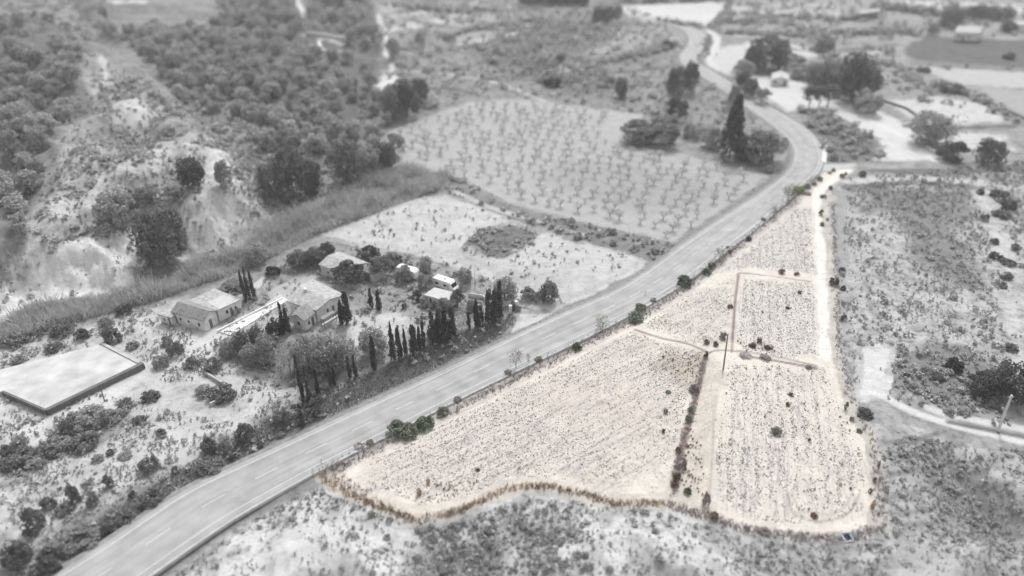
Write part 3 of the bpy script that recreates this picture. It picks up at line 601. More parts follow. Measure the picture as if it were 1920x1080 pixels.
A(1430, 196, 32, 26, 'umbrella', 'leaf_mid', 'pine_tree', 'flat topped small pine at the lower tip of the roadside row', 'pine')
A(1520, 204, 32, 36, 'umbrella', 'leaf_dark', 'pine_tree', 'left of three clipped pines with bare trunks on the gravel yard', 'pine')
A(1538, 204, 26, 34, 'umbrella', 'leaf_dark', 'pine_tree', 'middle of three clipped pines with bare trunks on the gravel yard', 'pine')
A(1556, 204, 36, 38, 'umbrella', 'leaf_dark', 'pine_tree', 'right of three clipped pines with bare trunks on the gravel yard', 'pine')
A(1535, 170, 46, 42, 'oak', 'leaf_mid', 'oak_tree', 'grey tree at left of the grove behind the three clipped pines', 'tree')
A(1563, 172, 54, 50, 'oak', 'leaf_mid', 'oak_tree', 'grey broad tree in the middle of the grove behind the clipped pines', 'tree')
A(1604, 196, 62, 78, 'oak', 'leaf_dark', 'oak_tree', 'tallest dark tree of the grove behind the clipped pines', 'tree')
A(1628, 186, 46, 52, 'oak', 'leaf_dark', 'oak_tree', 'dark tree at the right back of the grove', 'tree')
A(1632, 218, 48, 42, 'dome', 'leaf_light', 'round_shrub', 'pale rounded shrub at the lower right end of the grove', 'shrub')
A(1508, 150, 40, 22, 'dome', 'leaf_mid', 'round_shrub', 'low hedge like shrub right of the white hut', 'shrub')
A(1495, 122, 44, 18, 'dome', 'leaf_mid', 'round_shrub', 'flat wide shrub behind the white hut', 'shrub')
A(1550, 100, 34, 24, 'oak', 'leaf_dark', 'oak_tree', 'small dark tree on the terraces beyond the white hut', 'tree')
A(1745, 276, 62, 58, 'oak', 'leaf_mid', 'oak_tree', 'grey bare looking tree behind the low stone wall, left one', 'tree')
A(1772, 270, 44, 50, 'wisp', 'leaf_mid', 'oak_tree', 'thin bare tree behind the low stone wall, right one', 'tree')
A(1792, 306, 46, 34, 'dome', 'leaf_dark', 'round_shrub', 'dark round shrub at the end of the low stone wall', 'shrub')
A(1861, 312, 48, 40, 'oak', 'leaf_dark', 'oak_tree', 'dark round tree on the terrace edge near the right margin', 'tree')
A(1787, 52, 36, 34, 'oak', 'leaf_dark', 'oak_tree', 'dark tree left of the distant white farmhouse', 'tree')
A(1752, 66, 20, 16, 'oak', 'leaf_mid', 'oak_tree', 'little tree by the far field corner left of the farmhouse', 'tree')
A(1835, 38, 40, 20, 'oak', 'leaf_dark', 'oak_tree', 'dark wide tree behind the distant white farmhouse', 'tree')
A(1880, 40, 44, 20, 'oak', 'leaf_dark', 'oak_tree', 'dark wide tree behind and right of the distant farmhouse', 'tree')
A(1895, 62, 24, 16, 'oak', 'leaf_dark', 'oak_tree', 'small dark tree right of the distant farmhouse', 'tree')
A(1895, 112, 18, 10, 'dome', 'leaf_black', 'round_shrub', 'tiny black shrub in the dark field at the right margin', 'shrub')
A(1788, 176, 40, 16, 'dome', 'leaf_dark', 'round_shrub', 'dark shrub at the corner of the pale terraces', 'shrub')
A(1735, 136, 22, 10, 'dome', 'leaf_dark', 'round_shrub', 'small shrub on the margin of the pale striped field', 'shrub')
A(1122, 44, 24, 30, 'oak', 'leaf_dark', 'oak_tree', 'left tree of the dark trio at the far dry field', 'tree')
A(1140, 44, 24, 30, 'oak', 'leaf_dark', 'oak_tree', 'middle tree of the dark trio at the far dry field', 'tree')
A(1158, 40, 20, 26, 'oak', 'leaf_mid', 'oak_tree', 'right tree of the dark trio at the far dry field', 'tree')
A(1050, 118, 20, 14, 'oak', 'leaf_dark', 'oak_tree', 'small dark tree in the scrub gully above the orchard', 'tree')
A(1253, 92, 22, 14, 'dome', 'leaf_dark', 'round_shrub', 'dark shrub by the inner kerb of the far road bend', 'shrub')
for i, (x, hh) in enumerate(((985, 16), (1002, 18), (1020, 20), (1038, 20), (1056, 22), (1074, 20), (1092, 20))):
    A(x, 12, 26, hh, 'oak', 'leaf_black', 'oak_tree', 'black tree in the dense dark wood at the top edge', 'tree', 'dark wood at the top edge')
# garden of the villa
CY = [(643, 607, 15, 46, 'left and shorter of two black cypresses by the big gabled roof'), (653, 608, 18, 64, 'tall black cypress right against the big grey roof corner'),
      (534, 626, 10, 60, 'left of two slim black cypresses before the villa porch'), (542, 627, 11, 52, 'right of two slim black cypresses before the villa porch'),
      (697, 578, 10, 40, 'left of two slim cypresses standing in the lawn'), (711, 581, 12, 40, 'right of two slim cypresses standing in the lawn'),
      (738, 678, 13, 74, 'tall slim cypress heading the roadside cypress row'), (750, 674, 13, 64, 'second cypress of the roadside row, broad at the foot'), (761, 668, 9, 54, 'thin cypress third in the roadside row'),
      (777, 666, 18, 60, 'bushy cypress fourth in the roadside row'), (788, 658, 12, 48, 'short cypress fifth in the roadside row'), (795, 652, 9, 54, 'thin cypress before the dense black clump'),
      (812, 646, 20, 66, 'leftmost cypress of the dense black clump'), (824, 643, 20, 66, 'second cypress inside the dense black clump'), (836, 638, 20, 62, 'third cypress inside the dense black clump'), (848, 632, 18, 60, 'rightmost cypress of the dense black clump'),
      (879, 616, 9, 34, 'short thin cypress in the gap of the roadside row'), (893, 614, 14, 56, 'cypress left of the gate clump'), (902, 610, 13, 40, 'short cypress left of the gate clump'),
      (917, 605, 18, 66, 'left cypress of the tall clump by the entrance gate'), (928, 602, 18, 64, 'middle cypress of the tall clump by the entrance gate'), (937, 596, 16, 72, 'tallest cypress beside the entrance gate'),
      (703, 692, 13, 66, 'lone black cypress in front of the umbrella shaped tree'), (571, 760, 9, 92, 'very tall thin cypress near the white curved bank'), (585, 768, 10, 80, 'dark thin cypress leaning right of the tallest one'),
      (600, 752, 10, 60, 'small cypress by the bank verge'), (622, 724, 9, 50, 'thin cypress left of the small pair'), (629, 722, 8, 36, 'low thin cypress next to the thin one'),
      (657, 710, 9, 44, 'left cypress of the small V shaped pair'), (668, 709, 10, 46, 'right cypress of the small V shaped pair'), (568, 800, 9, 44, 'short black cypress on the lower verge by the road'),
      (462, 568, 8, 60, 'left thin cypress in the garden behind the long house'), (470, 566, 8, 64, 'middle thin cypress in the garden behind the long house'), (478, 562, 8, 54, 'right thin cypress in the garden behind the long house')]
for x, y, a, b_, l in CY: A(x, y, a, b_, 'cypress', 'leaf_black', 'cypress_tree', l, 'cypress')
GT = [(650, 540, 64, 46, 'umbrella', 'leaf_black', 'wide black umbrella pine between the villa roof and the rear barn'), (712, 528, 52, 44, 'umbrella', 'leaf_dark', 'umbrella pine in front of the parked caravan'),
      (690, 494, 46, 30, 'dome', 'leaf_dark', 'dark hedge bush behind the rear barn, left one'), (730, 502, 50, 28, 'dome', 'leaf_dark', 'dark hedge bush behind the rear barn, right one'),
      (756, 532, 34, 34, 'dome', 'leaf_mid', 'clipped round bush below the white caravan'), (798, 546, 32, 34, 'dome', 'leaf_mid', 'heart shaped bush between the caravan and the motorhome'),
      (781, 566, 20, 22, 'dome', 'leaf_dark', 'small round bush left of the shed roof'), (803, 578, 38, 24, 'dome', 'leaf_mid', 'long bush against the shed front'), (832, 586, 30, 28, 'dome', 'leaf_mid', 'grey bush in front of the shed'),
      (858, 580, 28, 36, 'umbrella', 'leaf_dark', 'ball shaped tree on a short trunk right of the shed'), (799, 516, 30, 34, 'oak', 'leaf_mid', 'grey tree in the field edge between caravan and motorhome'),
      (872, 538, 28, 36, 'oak', 'leaf_mid', 'grey tree right behind the motorhome'), (947, 572, 48, 48, 'oak', 'leaf_mid', 'rounded grey tree behind the entrance gate'), (758, 580, 11, 12, 'dome', 'leaf_black', 'tiny black bush on the pale lawn circle'),
      (884, 586, 18, 24, 'oak', 'leaf_mid', 'small grey tree among the cypresses'), (700, 676, 52, 56, 'oak', 'leaf_mid', 'umbrella shaped grey tree on the lawn edge behind the lone cypress'),
      (668, 680, 20, 30, 'wisp', 'leaf_light', 'thin pale sapling left of the umbrella shaped tree'), (575, 702, 60, 70, 'oak', 'leaf_light', 'big pale grey tree left of the garden front'),
      (610, 708, 62, 76, 'oak', 'leaf_mid', 'big grey tree in the middle of the garden front'), (640, 700, 50, 66, 'oak', 'leaf_mid', 'big grey tree right of the garden front'), (545, 700, 46, 60, 'wisp', 'leaf_light', 'pale thin tree beside the big grey trees'),
      (518, 628, 38, 32, 'dome', 'leaf_black', 'black round bush left of the porch cypresses'), (452, 668, 34, 42, 'oak', 'leaf_dark', 'dark tree by the driveway bend'), (482, 652, 36, 36, 'oak', 'leaf_dark', 'dark tree above the driveway bend'),
      (470, 690, 40, 40, 'oak', 'leaf_mid', 'grey tree below the driveway bend'), (425, 672, 30, 34, 'oak', 'leaf_light', 'pale tree next to the driveway edge'), (500, 690, 42, 56, 'oak', 'leaf_mid', 'grey leaning tree above the white bank'),
      (395, 700, 36, 24, 'dome', 'leaf_mid', 'low grey bush beside the driveway'), (560, 508, 44, 34, 'oak', 'leaf_dark', 'dark tree in the windbreak behind the villa, left one'), (592, 504, 42, 38, 'oak', 'leaf_dark', 'dark tree in the windbreak behind the villa, middle one'),
      (612, 490, 34, 32, 'oak', 'leaf_black', 'black tree in the windbreak touching the rear barn'), (510, 520, 28, 20, 'dome', 'leaf_black', 'black round bush on the terrace behind the villa'), (535, 604, 14, 12, 'dome', 'leaf_dark', 'small bush at the white path end'),
      (435, 590, 26, 18, 'dome', 'leaf_mid', 'grey bush by the right gable of the long house'), (440, 548, 60, 22, 'dome', 'leaf_dark', 'dark hedge along the back of the long house'), (480, 500, 44, 40, 'oak', 'leaf_mid', 'grey airy tree above the slim garden cypresses'),
      (820, 636, 40, 34, 'dome', 'leaf_mid', 'grey bush at the foot of the black cypress clump'), (865, 628, 30, 50, 'wisp', 'leaf_light', 'thin pale tree in the gap right of the black clump'),
      (990, 566, 34, 26, 'dome', 'leaf_mid', 'grey bush left of the field corner beside the gate'), (1030, 570, 34, 40, 'oak', 'leaf_dark', 'dark round tree on the bare field corner beside the road'), (1012, 568, 26, 22, 'dome', 'leaf_mid', 'low bush between gate bush and dark round tree'),
      (927, 590, 12, 14, 'dome', 'leaf_dark', 'small bush left of the gate pillars'), (915, 640, 40, 30, 'dome', 'leaf_mid', 'low bush on the grass verge near the gate')]
for x, y, a, b_, k, lf, l in GT[:-1]: A(x, y, a, b_, k, lf, {'umbrella': 'umbrella_pine', 'dome': 'garden_bush', 'oak': 'garden_tree', 'wisp': 'sapling'}[k], l, {'umbrella': 'pine', 'dome': 'bush', 'oak': 'tree', 'wisp': 'sapling'}[k])
# shrubs of the lower left flats
LB = [(277, 887, 34, 26), (203, 917, 15, 22), (527, 802, 30, 28), (563, 794, 28, 22), (590, 776, 36, 36), (457, 832, 34, 32), (418, 846, 26, 24), (390, 853, 26, 30), (388, 892, 50, 26), (462, 842, 14, 10), (487, 840, 14, 10), (525, 822, 18, 10), (435, 866, 14, 12),
      (280, 952, 42, 26), (233, 985, 28, 16), (200, 1003, 28, 18), (140, 1034, 60, 26), (90, 1074, 46, 34), (27, 1066, 40, 40), (60, 1004, 32, 40), (117, 966, 28, 18), (140, 948, 20, 34), (88, 958, 22, 20), (172, 950, 20, 24), (247, 935, 14, 12), (327, 886, 12, 10),
      (163, 797, 42, 28), (200, 797, 32, 26), (232, 768, 24, 18), (150, 848, 48, 24), (133, 792, 18, 14), (33, 843, 26, 20), (12, 860, 20, 22), (40, 874, 40, 22), (70, 866, 34, 20), (10, 884, 30, 20), (95, 858, 26, 20), (120, 820, 30, 26), (257, 796, 24, 12), (277, 754, 32, 16),
      (410, 756, 52, 28), (380, 745, 30, 20), (207, 647, 30, 30), (300, 692, 26, 26), (327, 668, 28, 28), (360, 692, 26, 22), (310, 650, 20, 18), (230, 592, 28, 18), (67, 618, 32, 14), (193, 614, 22, 14), (20, 652, 34, 22), (50, 640, 24, 18), (110, 634, 34, 20), (150, 640, 26, 18), (95, 662, 26, 14), (30, 682, 24, 12), (246, 655, 22, 14), (205, 855, 14, 10), (230, 862, 26, 10), (300, 820, 20, 12), (180, 868, 20, 12)]
for x, y, a, b_ in LB: A(x, y, a, b_, 'dome', random.choice(['leaf_dark', 'leaf_dark', 'leaf_mid']), 'wild_shrub', 'dark wild shrub on the pale flats left of the road', 'shrub', 'wild shrubs on the flats left of the road')
RB = [(1792, 700, 28, 24, 'dome', 'leaf_black', 'black ball shaped shrub alone in the right fallow field'), (1850, 752, 54, 42, 'oak', 'leaf_black', 'black tree left of the pair beside the leaning pole'), (1903, 758, 64, 62, 'oak', 'leaf_black', 'black tree right of the pair beside the leaning pole'),
      (1565, 536, 17, 17, 'dome', 'leaf_dark', 'round dark shrub against the bright track of the parcel'), (1583, 602, 11, 12, 'dome', 'leaf_dark', 'small dark shrub beside the parcel track'), (1582, 545, 9, 9, 'dome', 'leaf_dark', 'tiny dark shrub right of the round one by the track')]
for x, y, a, b_, k, lf, l in RB: A(x, y, a, b_, k, lf, 'round_shrub' if k == 'dome' else 'oak_tree', l, 'shrub' if k == 'dome' else 'tree')
RS = [(1880, 375, 30, 14), (1893, 395, 26, 18), (1885, 410, 30, 12), (1848, 414, 14, 12), (1866, 458, 14, 10), (1895, 500, 22, 12), (1865, 486, 16, 12), (1878, 490, 12, 9), (1890, 525, 18, 12), (1905, 470, 14, 10), (1580, 512, 12, 10), (1625, 785, 26, 16), (1618, 332, 14, 10), (1840, 365, 12, 9), (1760, 715, 22, 14), (1900, 660, 20, 12), (1880, 540, 18, 10)]
for x, y, a, b_ in RS: A(x, y, a, b_, 'dome', 'leaf_dark', 'wild_shrub', 'dark low shrub in the fallow land at the right', 'shrub', 'low shrubs of the fallow land')
put_px(T)
# coloured parcel: shrubs on its road edge and clumps inside
P_ = [(742, 818, 44, 30, 'dome', 'greygreen', 'bush', 'grey green shrub at the lower end of the big roadside clump'), (765, 824, 42, 34, 'dome', 'olive', 'bush', 'olive brown shrub in the middle of the big roadside clump'), (797, 808, 40, 34, 'dome', 'green', 'bush', 'deep green shrub at the upper end of the big roadside clump'),
      (831, 778, 24, 16, 'dome', 'olive', 'bush', 'yellowish green low bush just above the big roadside clump'), (858, 754, 18, 14, 'dome', 'mauve', 'bush', 'brown grey low bush on the parcel road edge'), (673, 842, 24, 12, 'dome', 'mauve', 'bush', 'brown grey low bush at the lower parcel corner'),
      (693, 834, 16, 12, 'dome', 'olive', 'bush', 'small olive bush below the big roadside clump'), (953, 702, 16, 12, 'dome', 'mauve', 'bush', 'small brown bush near the bare sapling'), (967, 690, 30, 40, 'wisp', 'mauve', 'sapling', 'bare grey sapling overhanging the road by the lower field'),
      (990, 682, 10, 22, 'wisp', 'mauve', 'sapling', 'tiny bare sapling right of the bare grey one'), (1010, 678, 18, 12, 'dome', 'olive', 'bush', 'dark brown bush right of the bare saplings'), (1082, 658, 20, 20, 'dome', 'green', 'bush', 'vivid green ball shaped bush on the parcel road edge'),
      (1130, 616, 32, 30, 'wisp', 'olive', 'sapling', 'airy olive sapling leaning over the asphalt'), (1192, 606, 34, 26, 'dome', 'greygreen', 'bush', 'blue grey rounded bush beside the parcel corner'), (1202, 584, 24, 20, 'dome', 'olive', 'bush', 'dark round bush behind the blue grey one'),
      (1225, 566, 14, 10, 'dome', 'mauve', 'bush', 'little brown bush on the road edge'), (1284, 538, 32, 24, 'dome', 'green', 'bush', 'glossy dark green round bush at the road edge'), (1326, 516, 20, 16, 'dome', 'green', 'bush', 'lower of two touching green bushes'), (1334, 504, 16, 14, 'dome', 'green', 'bush', 'upper of two touching green bushes'),
      (1349, 490, 26, 30, 'wisp', 'olive', 'sapling', 'airy sapling next to the round road sign'), (1369, 476, 10, 10, 'dome', 'rust', 'bush', 'rusty tuft beside the round road sign'), (1405, 452, 12, 12, 'dome', 'navy', 'bush', 'bluish black tuft at the field tip'),
      (1450, 408, 20, 26, 'wisp', 'olive', 'sapling', 'small airy sapling by the upper field tip'), (1432, 414, 12, 8, 'dome', 'mauve', 'bush', 'low brown tuft below the small sapling'), (1476, 382, 28, 34, 'wisp', 'olive', 'sapling', 'grey green airy sapling below the lime green one'),
      (1488, 374, 24, 30, 'wisp', 'green', 'sapling', 'green airy sapling in the middle of three'), (1500, 362, 22, 18, 'dome', 'lime', 'bush', 'bright lime green bush near the top of the parcel'), (1514, 354, 14, 12, 'dome', 'olive', 'bush', 'dark bush above the lime green one'), (1516, 366, 14, 9, 'dome', 'mauve', 'bush', 'purplish tuft beneath the dark bush'),
      (1538, 340, 18, 14, 'dome', 'green', 'bush', 'dark green bush near the apron'), (1528, 348, 12, 8, 'dome', 'mauve', 'bush', 'purplish tuft near the apron'), (1563, 322, 12, 10, 'dome', 'greygreen', 'bush', 'dark grey green bush touching the apron'), (1556, 326, 14, 8, 'dome', 'mauve', 'bush', 'purple grey tuft touching the apron'),
      (1580, 334, 18, 12, 'dome', 'mauve', 'bush', 'brown bush on the right side of the track top'), (1586, 328, 12, 8, 'dome', 'olive', 'bush', 'small olive bush on the right side of the track top'), (1558, 356, 16, 12, 'dome', 'greygreen', 'bush', 'blue green bush right of the narrow track'), (1545, 372, 22, 12, 'dome', 'mauve', 'bush', 'wide brown bush right of the narrow track'),
      (1540, 404, 14, 18, 'dome', 'olive', 'bush', 'tall dark tuft right of the bright track'), (1542, 424, 14, 12, 'dome', 'mauve', 'bush', 'dark tuft below the tall one right of the bright track'), (1552, 414, 9, 9, 'dome', 'mauve', 'bush', 'small tuft to the right of the tall dark one'),
      (1458, 817, 22, 18, 'dome', 'olive', 'bush', 'grey brown shrub alone in the right field'), (1303, 738, 22, 22, 'dome', 'mauve', 'bush', 'grey bush on the bank between the two big fields, upper one'), (1296, 774, 14, 14, 'dome', 'greygreen', 'bush', 'blue green bush on the bank between the two big fields'), (1292, 792, 16, 16, 'dome', 'olive', 'bush', 'olive bush below the blue green one on the bank'),
      (1290, 928, 18, 14, 'dome', 'green', 'bush', 'green bush at the foot of the bank near the south edge'), (1272, 850, 12, 18, 'dome', 'rust', 'bush', 'rusty red clump on the edge of the bank'), (1280, 880, 16, 26, 'dome', 'mauve', 'bush', 'grey purple clump on the edge of the bank'), (1270, 905, 18, 22, 'dome', 'browngrass', 'bush', 'brown clump low on the bank edge'), (1266, 916, 16, 12, 'dome', 'rust', 'bush', 'dark rust clump at the foot of the bank edge'),
      (1324, 950, 16, 34, 'dome', 'mauve', 'bush', 'tall purple brown clump at the corner of the right field'), (1340, 975, 18, 16, 'dome', 'browngrass', 'bush', 'brown grass clump right of the purple one'), (1436, 1004, 22, 14, 'dome', 'mauve', 'bush', 'purplish bush on the southern rim of the right field'),
      (1254, 738, 12, 8, 'dome', 'greygreen', 'bush', 'small grey bush in the upper right of the left field'), (1248, 776, 10, 12, 'dome', 'greygreen', 'bush', 'bluish tuft in the left field near the bank'), (896, 884, 9, 8, 'dome', 'rust', 'bush', 'red brown tuft in the middle of the left field'), (1244, 812, 8, 10, 'dome', 'browngrass', 'bush', 'thin brown tuft in the right part of the left field'),
      (803, 908, 9, 14, 'dome', 'straw', 'bush', 'straw coloured tuft in the left field, upper one'), (786, 930, 11, 14, 'dome', 'straw', 'bush', 'straw coloured tuft in the left field, lower one'), (1325, 646, 13, 12, 'dome', 'rust', 'bush', 'dark rust tuft left of the pole'), (1342, 650, 12, 12, 'dome', 'browngrass', 'bush', 'orange brown tuft left of the pole'),
      (1324, 670, 9, 14, 'dome', 'rust', 'bush', 'rust spiky tuft where the field banks meet'), (1370, 578, 12, 10, 'dome', 'rust', 'bush', 'dark brown bush on the tan strip between two plots'), (1357, 637, 16, 18, 'dome', 'mauve', 'bush', 'grey brown bush behind the pole top'),
      (1412, 652, 15, 12, 'dome', 'rust', 'bush', 'rust clump at the foot of the square plot, left one'), (1424, 644, 12, 14, 'dome', 'rust', 'bush', 'rust clump at the foot of the square plot, upper one'), (1440, 656, 14, 10, 'dome', 'rust', 'bush', 'rust clump at the foot of the square plot, right one'),
      (1467, 514, 14, 12, 'dome', 'browngrass', 'bush', 'brown tuft above the square plot, left one'), (1495, 517, 12, 8, 'dome', 'browngrass', 'bush', 'brown tuft above the square plot, right one'), (1500, 551, 9, 8, 'dome', 'rust', 'bush', 'brown tuft in the top right of the square plot'), (1478, 580, 9, 7, 'dome', 'rust', 'bush', 'brown tuft in the centre of the square plot'),
      (1400, 672, 26, 8, 'dome', 'mauve', 'bush', 'purple strip of brush below the square plot, left one'), (1436, 676, 24, 8, 'dome', 'mauve', 'bush', 'purple strip of brush below the square plot, middle one'), (1518, 692, 14, 8, 'dome', 'olive', 'bush', 'dark brush below the square plot, right one'),
      (1477, 762, 9, 9, 'dome', 'browngrass', 'bush', 'orange tuft near the top of the right field'), (1484, 743, 10, 9, 'dome', 'rust', 'bush', 'dark red tuft at the top of the right field'), (1528, 972, 14, 12, 'dome', 'rust', 'bush', 'red brown clump inside the wheel track loop'), (1577, 911, 10, 8, 'dome', 'straw', 'bush', 'orange tuft in the lower right field'),
      (1595, 918, 7, 8, 'dome', 'greygreen', 'bush', 'grey tuft right of the orange one'), (1518, 828, 7, 8, 'dome', 'rust', 'bush', 'dark spiky tuft right of the lone shrub'), (1632, 925, 12, 14, 'dome', 'olive', 'bush', 'dark brush on the east rim of the right field'), (1640, 905, 10, 16, 'dome', 'browngrass', 'bush', 'brown brush above the dark one on the east rim'),
      (1636, 955, 12, 26, 'dome', 'straw', 'bush', 'straw brown brush low on the east rim'), (1646, 880, 10, 24, 'dome', 'mauve', 'bush', 'grey brush high on the east rim'), (1586, 770, 12, 26, 'dome', 'olive', 'bush', 'dark brush at the notch of the east rim'), (1598, 790, 14, 14, 'dome', 'mauve', 'bush', 'grey brown brush below the notch'), (1612, 812, 18, 12, 'dome', 'olive', 'bush', 'olive brush midway on the east rim')]
for i, t in enumerate(P_):
    if t[6] == 'bush' and t[0] <= 1530: t = t[:2] + (t[2] * .9, t[3] * .78) + t[4:]
    if t[6] == 'bush' and t[0] > 1530: t = t[:2] + (t[2] * .58, t[3] * .6) + t[4:]
    put_px([(t[0], t[1], t[2], t[3], t[4], t[5], t[6], t[7], {'bush': 'bush', 'sapling': 'sapling'}[t[6]])])
# ------------------------------------------------------------------ scattered vegetation
def sample(poly, n, world=False, spacing=None, seed=0, holes=()):
    poly = np.asarray(poly) if world else zone(poly); rg = np.random.RandomState(seed); lo, hi = poly.min(0), poly.max(0); out = []
    hz = [zone(h) for h in holes]; m = int(n * 4)
    q = rg.uniform(lo, hi, (m, 2)); ok = inside(q[:, 0], q[:, 1], poly)
    for h in hz: ok &= ~inside(q[:, 0], q[:, 1], h)
    ok &= seg_dist(q[:, 0], q[:, 1], ROADC_C, False) > 7.0; q = q[ok]
    if spacing:
        cell = {}; keep = []
        for p in q:
            k = (int(p[0] // spacing), int(p[1] // spacing)); bad = False
            for a in (-1, 0, 1):
                for b in (-1, 0, 1):
                    for r_ in cell.get((k[0] + a, k[1] + b), ()):
                        if (r_[0] - p[0]) ** 2 + (r_[1] - p[1]) ** 2 < spacing ** 2: bad = True
            if not bad: cell.setdefault(k, []).append(p); keep.append(p)
            if len(keep) >= n: break
        q = np.array(keep).reshape(-1, 2)
    return q[:n]
def merged(name, pts, sizes, templates, m, label, cat, heights=None, rg=np.random.RandomState(3)):
    V = []; F = []; o = 0; z = Hf(pts[:, 0], pts[:, 1])
    for i, p in enumerate(pts):
        tv_, tf = templates[i % len(templates)]; a = rg.uniform(0, 6.28); c, s = math.cos(a), math.sin(a); h = heights[i] if heights is not None else sizes[i]
        v = np.stack([(tv_[:, 0] * c - tv_[:, 1] * s) * sizes[i] + p[0], (tv_[:, 0] * s + tv_[:, 1] * c) * sizes[i] + p[1], tv_[:, 2] * h + z[i]], 1)
        V.append(v); F.append(tf + o); o += len(v)
    return tag(link(name, mesh_np(name, np.concatenate(V), np.concatenate(F)), None, m), label, cat, kind='stuff')
def tmpl(n, size, shape, k, clumps=8, cr=.45):
    L = []
    for s in range(k):
        rg = np.random.RandomState(400 + s + n); p = crown_pts(n, rg, clumps, cr, shape) * np.array([.5, .5, 1]); L.append(cards(p, size, rg))
    return L
inview = lambda q: (np.abs(q[:, 0]) < .78 * (q[:, 1] * _c + CAM_H * _s) + 8)
CLIFF = zone([(262, 548), (60, 570), (0, 596), (60, 480), (150, 452), (262, 448)]); PATCH = zone([(1612, 648), (1680, 650), (1668, 700), (1655, 745), (1600, 750), (1615, 700)]); STRIP = line([(1835, 350), (1870, 430), (1895, 540), (1905, 620), (1925, 700)]); CHUTE = zone([(385, 285), (430, 290), (440, 330), (450, 400), (430, 474), (345, 484), (340, 400), (380, 380)])
def thin(q):                                # plants sit in gullies, few on crests, cliffs, tracks
    x, y = q[:, 0], q[:, 1]; u = np.random.RandomState(len(q)).uniform(0, 1, len(q)); k = np.ones(len(q))
    k = np.where(poly_sd(x, y, SLOPE, 20) > 0, 1.1 - .78 * sstep(.3, .95, ridge(x, y)), k); k = np.where(poly_sd(x, y, HILL, 20) > 8, 1.1 - .9 * sstep(.3, .85, ridge(x + 50, y)), k)
    for p, v in ((CLIFF, .12), (PATCH, .08), (CHUTE, .3)): k = np.where(inside(x, y, p), v, k)
    k = np.where(seg_dist(x, y, STRIP, False) < 3, .1, k); return u < k
# pine forest
F3_ = [(330, 185), (500, 195), (560, 245), (540, 262), (430, 215), (360, 210)]
fq = np.concatenate([sample(FOREST1, 1700, spacing=4.9, seed=1), sample(FOREST2, 520, spacing=4.9, seed=2), sample(F3_, 40, spacing=5.5, seed=3),
    sample([(-10, 480), (40, 430), (70, 470), (30, 540), (-10, 560)], 16, spacing=6, seed=4), sample([(600, 255), (700, 262), (740, 290), (700, 320), (620, 315), (590, 290)], 26, spacing=6, seed=5),
    sample([(500, 270), (600, 260), (600, 300), (520, 300)], 14, spacing=6, seed=6), sample([(230, 380), (330, 370), (330, 420), (250, 440), (190, 450)], 12, spacing=5, seed=8)])
hole = zone([(565, 62), (650, 68), (655, 108), (598, 104)]); fq = fq[inview(fq) & (poly_sd(fq[:, 0], fq[:, 1], hole, 20) < -1) & (fbm(fq[:, 0], fq[:, 1], 30, 97) > .36)]; fs = RNG.uniform(3.4, 8.6, len(fq)); rank = np.argsort(-fs / np.hypot(fq[:, 0], fq[:, 1])); fz = Hf(fq[:, 0], fq[:, 1])
for i in rank[:300]:
    put('pine', (fq[i, 0], fq[i, 1], fz[i]), fs[i], fs[i] * random.uniform(.75, 1.05), random.choice(['leaf_pine', 'leaf_pine', 'leaf_mid']), 'pine_tree', 'rounded grey pine crowded among others on the upper left hillside', 'pine', 'pines of the hillside wood')
rest = rank[300:]
if len(rest): merged('pine_wood', fq[rest], fs[rest], tmpl(300, .055, 'round', 4, 20, .36), M['leaf_pine'], 'far part of the hillside pine wood reading as one mass', 'wood', heights=fs[rest] * .85)
# dry grass along the south rim
def along(pts, n, sp, seed):
    l = resample(line(pts), n); rg = np.random.RandomState(seed); return l + rg.normal(0, sp, l.shape)
# scrub: many low shrubs
SC = []
def scrub(poly, n, lo, hi, seed, holes=()):
    q = sample(poly, int(n * 1.7), seed=seed, holes=holes); q = q[np.random.RandomState(seed).uniform(0, 1, len(q)) < sstep(.3, .66, fbm(q[:, 0], q[:, 1], 9, 170 + seed)) * 1.2 + .06]; q = q[:n]; SC.append(np.c_[q, RNG.uniform(0, 1, len(q)) ** 2 * (hi - lo) + lo])
scrub([(170, 150), (250, 150), (330, 250), (430, 270), (520, 300), (500, 380), (430, 470), (330, 480), (290, 470), (260, 545), (60, 566), (0, 592), (60, 420), (130, 290), (210, 250)], 3000, .5, 2.1, 21, [[(385, 285), (430, 290), (440, 330), (420, 400), (345, 420), (340, 400), (380, 380)], [(250, 195), (290, 190), (310, 215), (290, 240), (230, 235)]])
scrub([(750, 0), (1160, 0), (1250, 45), (1280, 110), (1380, 170), (1470, 270), (1440, 325), (1205, 212), (1010, 186), (880, 188), (740, 232), (720, 60)], 1500, 1.0, 4.2, 22)
scrub([(930, 60), (1010, 35), (1170, 50), (1100, 110), (1180, 170), (1080, 180), (940, 130), (880, 90)], 350, 2, 6, 23)
scrub([(0, 1100), (200, 965), (400, 840), (560, 758), (630, 770), (470, 852), (330, 920), (100, 1076)], 200, .4, 1.6, 24)
scrub([(1500, 205), (1560, 215), (1640, 260), (1660, 300), (1560, 303), (1545, 275), (1510, 240)], 120, 1.5, 4.5, 25)
scrub([(1360, 0), (1960, 0), (1960, 130), (1700, 130), (1480, 80), (1340, 60)], 420, 1.5, 6, 26, [[(1690, 76), (1960, 68), (1960, 125), (1690, 120)]])
scrub([(1480, 80), (1700, 130), (1800, 160), (1900, 215), (1700, 190), (1640, 170), (1560, 120)], 140, 1.5, 5, 27)
scrub([(1590, 336), (1960, 300), (1960, 790), (1740, 760), (1596, 750), (1566, 650)], 700, .4, 1.9, 28)
scrub([(1675, 650), (1800, 650), (1900, 700), (1900, 800), (1750, 775), (1660, 720)], 160, .6, 2.4, 29)
